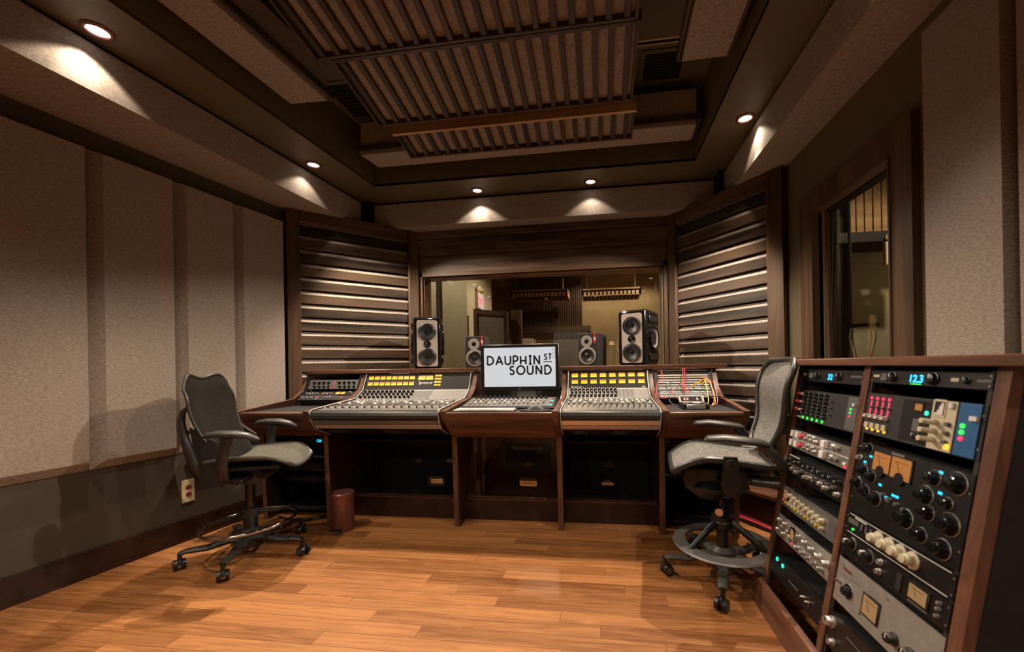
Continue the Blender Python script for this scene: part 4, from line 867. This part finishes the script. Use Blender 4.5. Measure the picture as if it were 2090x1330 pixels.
# ------------------------------------------------------------------ waste bin
M = T_(-1.855, 2.60, 0); r = thing('pedal_bin', 'small round brown metallic pedal bin under the left mixing console', 'waste bin', M)
obj('body', MB().lathe([(0, 0), (.074, 0), (.078, .006), (.078, .245), (0, .245)], BRONZE, 36), r, M.copy())
obj('lid', MB().lathe([(.080, .242), (.081, .262), (.074, .270), (0, .274)], BRONZE, 36), r, M.copy())
obj('pedal', MB().box(-.024, .024, -.105, -.07, .006, .014, BLK).box(-.026, .026, -.107, -.085, .014, .018, CHROME).box(-.02, .02, -.085, -.07, .0, .03, BLK), r, M @ Mx.Rotation(radians(12), 4, 'Z'))
# floor cables
cable('black cable lying on the floor under the centre bay of the desk', [(-.98, 3.12, .012), (-.8, 3.08, .012), (-.6, 3.10, .012), (-.4, 3.05, .012), (-.2, 3.10, .012), (.2, 3.06, .012)], BLK, .008, 'floor_cable', 'cable', None, False)
cable('black cable loop on the floor behind the left stool', [(-2.5, 2.75, .010), (-2.3, 2.70, .010), (-2.15, 2.78, .010), (-2.12, 2.95, .010), (-2.3, 3.05, .010)], BLK, .007, 'floor_cable', 'cable', None, False)
for k in range(5):
    cable(['topmost', 'second', 'middle', 'fourth', 'lowest'][k]+' cable of the red brown bundle on the floor behind the right stool', [(.93, 3.22-.03*k, .012), (1.05, 3.02-.03*k, .012+.012*(k % 2)), (1.20, 2.80-.03*k, .012), (1.28, 2.60-.03*k, .012+.012*(k % 2)), (1.30, 2.40-.02*k, .012)], [REDC, DRED, BRONZE, REDC, BLK][k], .009, 'floor_cable', 'cable', 'cable bundle on the floor', False)
cable('thin black cable curving over the floor behind the right stool', [(.90, 2.62, .006), (.98, 2.50, .006), (1.10, 2.40, .006), (1.25, 2.34, .006)], BLK, .005, 'floor_cable', 'cable', None, False)
tag(obj('wooden_riser', MB().prism([(.915, 3.46), (.905, 3.20), (1.16, 2.86), (1.31, 2.90)], 0, .20, BASEW, 'z').prism([(.910, 3.475), (.895, 3.19), (1.155, 2.845), (1.325, 2.895)], .20, .225, WAL, 'z')), 'low walnut riser at the foot of the right slatted wall', 'riser')
# ================================================================== EQUIPMENT RACK (right foreground)
tz = V((.2, 0, 1.13)).normalized()
K = .934
RK = frame((.7337, 1.966, 0), (0, -1, 0), tz)          # x towards the camera, z up the leaning face, y into the rack
YF, YN = 1.948, 1.035                                   # inner faces of the far and near side panels
rack = thing('equipment_rack', 'leaning walnut double equipment rack filled with audio units at right', 'equipment rack', (1.05, 1.5, 0))
def zf(z): return (.076+.934*z)/tz.z
B0, T0 = (.729, 0), (.929, 1.131)
SP = [B0, T0, (1.32, 1.131), (1.32, 0)]
obj('side_panel', MB().prism(SP, YF, YF+.033, WALZ, 'y'), rack)
obj('divider', MB().prism(SP, 1.489, 1.521, WALZ, 'y'), rack)
obj('side_panel', MB().prism([B0, T0, (.957, 1.131), (.757, 0)], 1.018, YN+.018, WALZ, 'y'), rack)
obj('outer_cheek', MB().prism([(.757, 0), (.957, 1.131), (1.32, 1.131), (1.32, 0)], 1.014, YN+.014, BLKM, 'y'), rack); rack.children[-1]['label'] = 'black outer side'
obj('top_cap', MB().box(.900, 1.325, .965, 2.01, 1.131, 1.159, WALY, bev=.003), rack)
obj('bottom_rail', MB().prism([(.712, 0), (.725, .118), (.748, .124), (.755, .10), (.745, 0)], .99, 1.985, WALY, 'y'), rack)
obj('back_panel', MB().box(1.308, 1.318, YN+.02, YF, 0, 1.13, BLKM), rack)
for x in (.024, .470, .516, .960): obj('rack_rail', MB().box(x*K-.006, x*K+.006, .002, .012, .12, 1.14, BLKM), rack, RK.copy())
X0, X1, WL = .022*K, .514*K, .452*K
GL_ = 'units in the far column of the leaning rack'; GR_ = 'units in the near column of the leaning rack'
def unit(name, label, col, z0, z1, mat, items, depth=.20, ears=True):
    items = [(it[:3]+tuple(v*K if isinstance(v, float) else v for v in it[3:])) for it in items]
    F = RK @ T_(X0 if col == 0 else X1, 0, zf(z0)); return plate(name, label, 'audio equipment', F, WL, zf(z1)-zf(z0), mat, items, GL_ if col == 0 else GR_, depth, ears)
R_ = random.Random(3)
unit('headphone_unit', 'black unit with blue digits, topmost in the far rack column', 0, 1.055, 1.110, BLK, [('k', .06, .55, .007, .012, ALU), ('b', .18, .5, .03, .004, .026, GREYP), ('k', .30, .5, .015, .015, BLK), ('d', .52, .22, '32', .036, CYAN), ('k', .66, .5, .015, .015, BLK), ('s', .90, .55, .07, .008, GREYP)])
unit('headphone_unit', 'black unit with blue digits, topmost in the near rack column', 1, 1.068, 1.112, BLK, [('s', .06, .55, .030, .009, CREAMK), ('b', .15, .5, .03, .004, .026, GREYP), ('k', .24, .5, .015, .015, BLK), ('d', .46, .20, '12.3', .034, CYAN), ('s', .46, .08, .04, .002, GRN), ('k', .60, .5, .018, .015, BLK), ('s', .76, .5, .025, .010, CREAMK), ('k', .84, .5, .01, .01, BLK), ('s', .95, .5, .04, .008, GREYP)])
# module frames: small modules are units of their own inside a black frame
it = []
for j in range(7): it += [('k', .15+.095*k, .20+.115*j, .0062, .014, BLK) for k in range(5)]
it += [('k', .05, .86-.27*j, .008, .022, RED) for j in range(3)]+[('k', .115, .86-.27*j, .006, .018, WHITE) for j in range(3)]
it += [('l', .15+.09*k, .08, .0062, GRN) for k in range(5)]+[('s', .06, .08, .04, .006, WHITE)]
it += [('k', .62, .75-.2*j, .005, .012, GREYP) for j in range(3)]+[('s', .92, .5, .06, .13, GREYP), ('l', .905, .62, .0045, GRN), ('l', .905, .52, .0045, GRN), ('l', .905, .42, .0045, REDL), ('b', .955, .75, .012, .010, .012, WHITE)]
unit('module_frame', 'black module frame with red and white knobs over five green lights', 0, .872, 1.012, BLKM, it)
it = []
for k in range(4):
    x = .055+.064*k; it += [('l', x, .88, .0055, REDL), ('s', x, .74, .006, .022, REDL), ('s', x, .56, .006, .020, REDL), ('k', x-.006, .43, .0075, .018, WHITE), ('b', x, .21, .018, .008, .020, CREAMK), ('l', x, .12, .0052, ORL), ('k', x+.02, .66, .004, .010, GREYP)]
it += [('s', .52, .5, .12, .130, VOID), ('m', .535, .80, .026, .020, AMB2), ('l', .60, .70, .0075, TEAL), ('s', .58, .90, .030, .004, GREYP), ('b', .53, .42, .026, .004, .040, GREYP), ('k', .56, .20, .010, .02, BLK)]
unit('module_frame', 'black module frame with red light columns and a beige module, near rack column', 1, .885, 1.030, BLKM, it)
F = RK @ T_(X1+.645*WL, -.004, zf(.888)); r = plate('beige_module', 'beige module with a white curve window and three ball knobs beside the blue module', 'audio equipment', F, .075, .134, CREAMK, [], GR_, .1, False)
b = MB(); b.box(.006, .044, -.002, 0, .088, .136, CREAMK); b.box(.010, .040, -.003, -.001, .094, .130, BLK); obj('curve_window', b, r, F.copy())
b = MB()
for k in range(6): b.box(.012+.0045*k, .0165+.0045*k, -.004, -.0028, .094, .094+.004+.030*(1/(1+math.exp(-(k-2.5)*1.6))), WHITE)
obj('curve', b, r, F.copy())
for j in range(3): inst('knob', knob_mesh(.0075, .040, CREAMK, 2), r, F @ T_(.022, 0, .072-.024*j)); inst('small_knob', knob_mesh(.006, .010, GREYP, 2), r, F @ T_(.060, 0, .072-.024*j))
inst('indicator_light', box_mesh(.014, .006, .016, ORL, .002), r, F @ T_(.066, 0, .014)); inst('button', box_mesh(.014, .008, .016, WHITE, .002), r, F @ T_(.062, 0, .122))
F = RK @ T_(X1+.838*WL, -.004, zf(.888)); r = plate('blue_module', 'narrow blue module with two green lights over a red one, right of the beige module', 'audio equipment', F, .058, .134, BLUEP, [('l', .30, .56, .006, GRN), ('l', .30, .44, .006, GRN), ('l', .30, .32, .006, REDL), ('b', .82, .72, .020, .008, .012, WHITE)], GR_, .1, False)
# two-row preamp
it = []
for j, z in enumerate((.76, .27)):
    it += [('b', .05, z, .018, .018, .030, WHITE), ('b', .15, z, .022, .018, .030, WHITE), ('k', .225, z, .011, .018, RED)]
    it += [('k', .30+.045*k, z+(.10 if k % 2 else -.06), .0085, .016, ALU) for k in range(5)]+[('b', .64, z, .026, .018, .030, WHITE), ('k', .76, z, .012, .014, ALU), ('k', .84, z, .009, .012, GREYP)]
it += [('s', .5, .5, .44, .003, WHITE), ('b', .95, .22, .016, .006, .010, WHITE), ('l', .955, .10, .006, REDL)]
unit('dual_preamp', 'two-row preamp with cream buttons and red knobs in the far rack column', 0, .730, .818, STEEL, it)
it = []
for k in range(11): it += [('k', .05+.088*k, .72+(.06 if k % 2 else 0), .0105, .024, GLOSS), ('k', .06+.088*k, .28+(.06 if k % 2 else 0), .0095, .020, ALU if k % 3 else BLK)]
it += [('k', .09+.088*k, .50, .005, .018, ALU, 2) for k in range(10)]+[('s', .12, .93, .10, .004, WHITE)]
unit('chrome_knob_equaliser', 'black equaliser packed with shiny round knobs in the far rack column', 0, .600, .698, BLK, it)
# cream small-knob unit
it = [('m', .09, .62, .034, .040, AMB3)]+[('k', .20+.085*k, .70-.02*k, .010, .022, CREAMK) for k in range(8)]+[('k', .16+.065*k, .28, .007, .018, CREAMK if k % 3 else YEL) for k in range(11)]+[('k', .24+.085*k, .48, .006, .015, WHITE, 2) for k in range(7)]+[('l', .05, .3, .004, REDL), ('l', .09, .2, .004, REDL), ('s', .93, .5, .05, .07, GREYP)]
unit('cream_knob_unit', 'unit with a small lit meter and rows of cream and yellow knobs, far column', 0, .445, .540, STEEL, it)
it = [('k', .07+.12*k, .75, .011, .022, ALU) for k in range(2)]+[('k', .07+.12*k, .28, .011, .022, ALU) for k in range(2)]+[('k', .14+.12*k, .52, .008, .018, ALU) for k in range(2)]
it += [('k', .60+.12*k, .68-.03*k, .014, .028, ALU) for k in range(4)]+[('k', .50+.1*k, .25, .0095, .026, ALU) for k in range(5)]+[('l', .36, .18, .004, REDL), ('k', .48, .72, .009, .022, ALU)]
u = unit('silver_round_meter_unit', 'silver unit with a round pink meter and many steel knobs in the far rack column', 0, .300, .400, SILV, it)
F = WM[u.name] @ T_(.37*WL, 0, .056); q = obj('round_meter', MB().lathe([(.030, 0), (.030, -.012), (.024, -.014), (.022, -.006)], CHROME, 28, axis='y'), u, F.copy()); obj('dial', MB().lathe([(0, -.007), (.022, -.007)], AMB3, 24, axis='y'), q, F.copy())
unit('power_amplifier', 'plain black unit with two teal lights, lowest in the far rack column', 0, .120, .222, BLK, [('l', .13, .74, .010, TEAL), ('l', .26, .70, .010, TEAL), ('s', .50, .40, .085, .009, GREYP), ('k', .72, .45, .005, .02, ALU), ('k', .80, .45, .005, .02, ALU), ('l', .8, .32, .004, GREYP)])
# big black compressor with two orange meters
it = [('m', .285, .81, .076, .062, AMB2, 1), ('m', .475, .81, .080, .066, AMB2, 1)]
it += [('k', .06, .92, .011, .022, GLOSS, 1), ('k', .12, .94, .013, .022, GLOSS, 1), ('k', .05, .78, .009, .018, ALU), ('k', .10, .62, .015, .024, GLOSS, 1), ('k', .20, .58, .014, .024, GLOSS, 1), ('k', .06, .42, .014, .024, GLOSS, 1), ('k', .16, .36, .014, .024, GLOSS, 1), ('k', .28, .32, .016, .026, GLOSS, 1),
       ('k', .74, .84, .015, .026, GLOSS, 1), ('k', .90, .86, .020, .030, GLOSS, 1), ('k', .70, .62, .018, .028, GLOSS, 1), ('k', .86, .62, .012, .020, GLOSS, 1), ('k', .58, .26, .019, .030, GLOSS, 1), ('k', .74, .44, .015, .026, GLOSS, 1), ('k', .90, .42, .020, .030, GLOSS, 1), ('k', .72, .17, .014, .026, GLOSS, 1), ('k', .88, .14, .018, .030, GLOSS, 1)]
it += [('k', .36+.07*k, .42-.02*k, .006, .014, GREYP, 2) for k in range(4)]
it += [('s', x, z, .013, .008, CYL) for x, z in ((.155, .84), (.10, .74), (.30, .52), (.38, .40), (.44, .46), (.475, .46), (.78, .92), (.80, .70), (.215, .30))]+[('s', .42, .97, .055, .008, STEEL), ('s', .23, .74, .004, .030, WHITE), ('s', .38, .72, .004, .030, WHITE), ('s', .39, .36, .022, .006, GREYP)]
unit('stereo_compressor', 'tall black unit with two large orange meters and black knobs with silver rings', 1, .598, .850, BLK, it)
it = [('s', .09, .62, .055, .018, GREYP), ('l', .10, .26, .0045, GRN)]+[('b', .20+.05*k, .60, .008, .006, .022, GREYP) for k in range(5)]+[('k', .38+.105*k, .55, .0165, .034, CREAMK, 1) for k in range(4)]+[('l', .60, .72, .005, REDL), ('s', .5, .95, .42, .0022, WHITE), ('s', .5, .04, .42, .0022, WHITE), ('s', .17, .86, .06, .004, WHITE)]
unit('cream_knob_compressor', 'slim black unit with four large cream knobs in the near rack column', 1, .522, .592, BLK, it)
it = [('k', .06, .62, .010, .016, ALU), ('k', .12, .66, .014, .022, BLK, 1), ('k', .26, .60, .010, .016, ALU), ('k', .32, .62, .014, .022, BLK, 1), ('k', .44, .74, .009, .014, ALU), ('k', .44, .34, .009, .014, ALU), ('b', .62, .5, .020, .004, .050, BLKM), ('m', .78, .52, .062, .040, AMB3), ('k', .93, .74, .006, .010, GREYP), ('k', .93, .54, .006, .010, GREYP), ('k', .93, .30, .006, .010, GREYP), ('s', .78, .12, .07, .005, GREYP), ('t', .20, .10, 'VU', .008, GREYP)]
unit('valve_compressor', 'black unit with a yellow meter at its right end in the near rack column', 1, .440, .518, BLK, it)
it = [('s', .12, .80, .045, .010, BRONZE), ('s', .12, .66, .05, .003, STEEL), ('s', .23, .70, .05, .003, STEEL), ('b', .05, .46, .020, .012, .006, CHROME), ('k', .17, .40, .017, .022, BLK, 1), ('m', .42, .46, .066, .060, AMB3), ('k', .66, .30, .016, .026, BLK), ('k', .80, .30, .016, .026, BLK), ('l', .32, .18, .004, GREYP), ('k', .06, .88, .005, .004, ALU, 2), ('k', .55, .9, .005, .004, ALU, 2)]
unit('silver_tube_equaliser', 'big silver grey unit with a square black-framed meter, low in the near rack column', 1, .268, .425, SILV, it, .24)
unit('bottom_black_unit', 'black unit with one pale knob, lowest in the near rack column', 1, .100, .225, BLK, [('k', .06, .72, .018, .030, ALU), ('s', .34, .70, .10, .003, GREYP), ('k', .5, .4, .015, .02, BLK), ('k', .10, .22, .012, .02, ALU)])
# ================================================================== CHAIRS
def caster(parent, M):
    q = obj('caster', MB().cyl((0, 0, .055), (0, 0, .10), .011, .011, BLK, 12).box(-.030, .018, -.008, .008, .030, .062, PLAS, bev=.004), parent, M.copy())
    for s in (-1, 1): obj('wheel', MB().cyl((-.012, s*.010, .030), (-.012, s*.027, .030), .030, .028, BLK, 22).cyl((-.012, s*.027, .030), (-.012, s*.029, .030), .018, .012, PLASG, 16), q, M.copy())
def star(parent, M, R0, a0, mat, hub=.11, rise=.12):
    b = MB(); b.lathe([(0, .055), (.060, .06), (.062, rise+.03), (.040, rise+.05), (0, rise+.05)], mat, 28); obj('base_hub', b, parent, M.copy())
    for k in range(5):
        Ml = M @ Mx.Rotation(radians(a0+72*k), 4, 'Z')
        obj('base_leg', MB().tube([(.03, 0, rise-.01), (.10, 0, rise), (R0*.62, 0, rise-.022), (R0*.92, 0, .102), (R0, 0, .095)], [.042, .037, .029, .023, .020], mat, 12, flat=.62, up=(0, 0, 1)), parent, Ml)
        caster(parent, M @ Mx.Translation((R0*cos(radians(a0+72*k)), R0*sin(radians(a0+72*k)), 0)) @ Mx.Rotation(radians(a0+72*k+[20, 160, 70, 200, 110][k]), 4, 'Z'))
# ---- left stool
M1 = yawM(-2.19, 2.19, 0, 18)
ch = thing('drafting_stool', 'dark swivel stool with a wavy-topped black back and grey seat, at left', 'office chair', M1)
star(ch, M1, .33, 293-18, PLAS)
obj('gas_column', MB().cyl((0, 0, .13), (0, 0, .30), .040, .036, BLK, 24).cyl((0, 0, .30), (0, 0, .46), .026, .026, GLOSS, 20), ch, M1.copy())
b = MB(); b.tube([(.0+.245*cos(a*pi/24), .245*sin(a*pi/24), .205+.012*cos(a*pi/24)) for a in range(48)], .0095, CHROME, 10, closed=True); obj('foot_ring', b, ch, M1.copy())
for a in (60, 180, 300): obj('ring_spoke', MB().tube([(.025*cos(radians(a)), .025*sin(radians(a)), .262), (.15*cos(radians(a)), .15*sin(radians(a)), .225), (.241*cos(radians(a)), .241*sin(radians(a)), .205)], [.014, .010, .008], PLAS, 8), ch, M1.copy())
obj('ring_collar', MB().lathe([(.030, .235), (.046, .240), (.046, .285), (.030, .29)], PLAS, 24), ch, M1.copy())
# seat
def seatf(s, t):
    x = -.13+.425*s; hw = .225*(1-.30*max(0, (s-.62)/.38)**2.2)*(1-.16*(1-s)**2); y = -hw+2*hw*t
    z = .618+.018*sin(s*pi*.9)-.045*max(0, (s-.72)/.28)**2-.014*(1-abs(2*t-1)**2)+.020*(abs(2*t-1)**3)
    return (x, y, z)
b = MB(); b.surf(seatf, 24, 20, .020, SEATG); bd = b.bd; q = obj('seat', b, ch, M1.copy(), fix=False)
obj('seat_rim', MB().tube([(p[0], p[1], p[2]-.010) for p in bd], .0125, PLASG, 8, closed=True), q, M1.copy())
obj('seat_pan', MB().surf(lambda s, t: (-.12+.36*s, -.17+.34*t, .585-.035*sin(pi*t)*sin(pi*s)), 10, 10, .02, PLAS), ch, M1.copy())
# back
def backf(s, t):        # s up, t across
    u = 2*t-1; a = abs(u)
    top = 1.108+.022*sin(min(1, a/.60)*pi/2)**2-.085*max(0, (a-.62)/.38)**2.2
    z = .60+(top-.60)*s; hw = .150+.070*sin(min(1, s*1.12)*pi*.5)**1.2
    x = -.085-.155*s-.030*sin(s*pi)+.035*u*u*(.4+.6*s)+.025*(1-s)**2-.018*max(0, (s-.85)/.15)**2
    return (x, u*hw*(1-.06*s**6), z)
b = MB(); b.surf(backf, 26, 22, -.008, MESHD); bd = b.bd; q = obj('backrest', b, ch, M1.copy(), fix=False)
obj('back_rim', MB().tube(bd, .0080, PLAS, 8, closed=True), q, M1.copy())
for s in (-1, 1):
    obj('back_support', MB().tube([(-.10, s*.06, .50), (-.150, s*.15, .52), (-.185, s*.19, .62), (-.225, s*.195, .76), (-.245, s*.19, .86), (-.240, s*.188, .92), (-.205, s*.190, .95)], [.024, .026, .026, .022, .017, .015, .012], PLAS, 10), ch, M1.copy())
    obj('back_wing', MB().surf(lambda u, v: (-.10-.05*v-.10*u*(1-v)*.3, s*(.215-.04*(1-v)), .50+.32*v*(.4+.6*u)) if 0 else (-.16+.15*u-.05*v, s*(.185+.045*u*(1-v)), .49+.34*v*(1-.30*u)), 8, 12, .012, PLAS), ch, M1.copy(), fix=False)
obj('lumbar_bar', MB().tube([(-.225, -.195, .80), (-.245, -.1, .80), (-.250, 0, .80), (-.245, .1, .80), (-.225, .195, .80)], .012, PLAS, 8, flat=.6), ch, M1.copy())
for s in (-1, 1):
    # arm: pad with a rounded wedge outline, on a broad upright
    q = obj('arm_rest', MB().tube([(-.095, s*.262, .782), (-.075, s*.262, .792), (-.02, s*.262, .797), (.06, s*.262, .793), (.12, s*.258, .780), (.165, s*.252, .762), (.178, s*.250, .755)], [.012, .026, .034, .037, .033, .022, .010], PAD, 16, flat=.60, up=(0, 0, 1)), ch, M1.copy())
    obj('arm_upright', MB().tube([(-.02, s*.17, .50), (-.02, s*.225, .535), (-.008, s*.262, .62), (.005, s*.265, .70), (.02, s*.262, .775)], [.024, .028, .030, .030, .034], PLAS, 12, flat=.62, up=(0, 1, 0)), ch, M1.copy())
obj('tilt_mechanism', MB().prism([(-.13, .50), (-.10, .46), (.06, .455), (.13, .50), (.13, .555), (-.10, .56)], -.065, .065, PLASG, 'y').box(-.10, .05, -.18, .18, .488, .515, PLAS, bev=.006).cyl((.105, -.10, .53), (.105, .10, .53), .034, .034, PLAS, 20), ch, M1.copy())
obj('tilt_knob', MB().cyl((.115, -.10, .53), (.115, -.135, .53), .026, .022, BLK, 18), ch, M1.copy())
obj('lever', MB().tube([(.03, -.08, .50), (.05, -.20, .49), (.06, -.24, .485)], [.007, .007, .010], PLASG, 8), ch, M1.copy())
# ---- right stool
M2 = yawM(.636, 2.205, 0, 173)
ch = thing('drafting_stool', 'dark swivel stool with pale grey mesh back and seat in front of the rack', 'office chair', M2)
star(ch, M2, .305, 8, PLASG)
obj('gas_column', MB().cyl((0, 0, .13), (0, 0, .34), .034, .030, BLK, 24).cyl((0, 0, .34), (0, 0, .48), .020, .020, GLOSS, 20), ch, M2.copy())
b = MB(); b.lathe([(.190, .186), (.194, .196), (.252, .190), (.257, .182), (.252, .176), (.194, .178), (.190, .186)], STEEL, 56); obj('foot_ring', b, ch, M2.copy())
for a in (35, 155, 275): obj('ring_spoke', MB().tube([(.02*cos(radians(a)), .02*sin(radians(a)), .315), (.10*cos(radians(a)), .10*sin(radians(a)), .27), (.22*cos(radians(a)), .22*sin(radians(a)), .186)], [.022, .018, .014], BLK, 10), ch, M2.copy())
obj('ring_collar', MB().lathe([(.034, .270), (.056, .275), (.056, .335), (.034, .345)], BLK, 24).lathe([(.056, .30), (.060, .305), (.056, .31)], PLAS, 20), ch, M2.copy())
obj('clamp_knob', MB().cyl((.02, .05, .375), (.03, .085, .375), .020, .020, CHROME, 16), ch, M2.copy())
def seat2(s, t):
    x = -.22+.475*s; u = 2*t-1; hw = .235*(1-.22*max(0, (s-.70)/.30)**2)*(1-.10*(1-s)); y = u*hw
    z = .640+.030*sin(min(1, s/.72)*pi*.5)**2-.075*max(0, (s-.66)/.34)**1.7+.020*abs(u)**2.5-.012*(1-u*u)*sin(pi*s)
    return (x, y, z)
b = MB(); b.surf(seat2, 26, 22, .006, MESHG); bd = b.bd; q = obj('seat', b, ch, M2.copy(), fix=False)
obj('seat_rim', MB().tube([(p[0], p[1], p[2]-.010) for p in bd], [.017]*len(bd), PLAS, 8, closed=True), q, M2.copy())
def back2(s, t):
    u = 2*t-1; z = .715+.445*s; hw = .175+.075*sin(min(1, s*1.15)*pi*.5); hw *= 1-.28*max(0, (s-.84)/.16)**2.4; hw *= 1-.20*max(0, (.12-s)/.12)**2
    return (-.215-.125*s-.018*sin(s*pi*2)+.040*u*u, u*hw, z+.0*u)
b = MB(); b.surf(back2, 26, 22, -.006, MESHG); bd = b.bd; q = obj('backrest', b, ch, M2.copy(), fix=False)
obj('back_rim', MB().tube(bd, .0145, PLAS, 10, closed=True), q, M2.copy())
obj('lumbar_pad', MB().surf(lambda s, t: (-.262-.02*s-.02*sin(pi*t), -.17+.34*t, .80+.09*s), 4, 12, .012, PLAS), ch, M2.copy(), fix=False)
for s in (-1, 1):
    obj('back_support', MB().tube([(-.10, s*.05, .545), (-.20, s*.10, .55), (-.285, s*.17, .585), (-.305, s*.20, .66), (-.298, s*.205, .78), (-.315, s*.215, .88)], [.026, .026, .026, .022, .017, .012], PLAS, 10), ch, M2.copy())
    obj('arm_rest', MB().tube([(.115, s*.258, .778), (.10, s*.258, .786), (.03, s*.260, .792), (-.06, s*.260, .784), (-.14, s*.260, .772), (-.165, s*.260, .766)], [.016, .036, .042, .042, .038, .020], BLK if 0 else PAD, 16, flat=.44, up=(0, 0, 1)), ch, M2.copy())
    obj('arm_upright', MB().tube([(-.285, s*.20, .62), (-.265, s*.235, .64), (-.215, s*.262, .68), (-.17, s*.27, .73), (-.13, s*.260, .765)], [.026, .024, .022, .024, .028], PLAS, 10, flat=.7, up=(0, 1, 0)), ch, M2.copy())
    obj('seat_bracket', MB().prism([(-.03, .70), (.03, .70), (.045, .56), (.02, .50), (-.045, .56)], s*.235, s*.258, BLK, 'y').cyl((0, s*.258, .665), (0, s*.260, .665), .026, .022, PLAS, 20).cyl((0, s*.260, .665), (0, s*.276, .665), .013, .010, BLK, 14), ch, M2.copy())
obj('tilt_mechanism', MB().prism([(-.12, .50), (-.05, .455), (.10, .455), (.19, .49), (.205, .545), (.15, .595), (-.10, .59)], -.08, .08, PLAS, 'y').box(-.06, .04, -.235, .235, .535, .565, BLK, bev=.006).cyl((.165, -.12, .565), (.165, .12, .565), .038, .038, BLK, 22), ch, M2.copy())
obj('mechanism_cover', MB().lathe([(0, .42), (.06, .425), (.11, .46), (.125, .50), (.10, .53), (0, .54)], BLK, 28, T=T_(.06, 0, 0)), ch, M2.copy())
obj('rear_frame', MB().tube([(-.10, -.2, .575), (-.24, -.21, .565), (-.285, -.12, .56), (-.29, 0, .56), (-.285, .12, .56), (-.24, .21, .565), (-.10, .2, .575)], .019, PLAS, 10), ch, M2.copy())
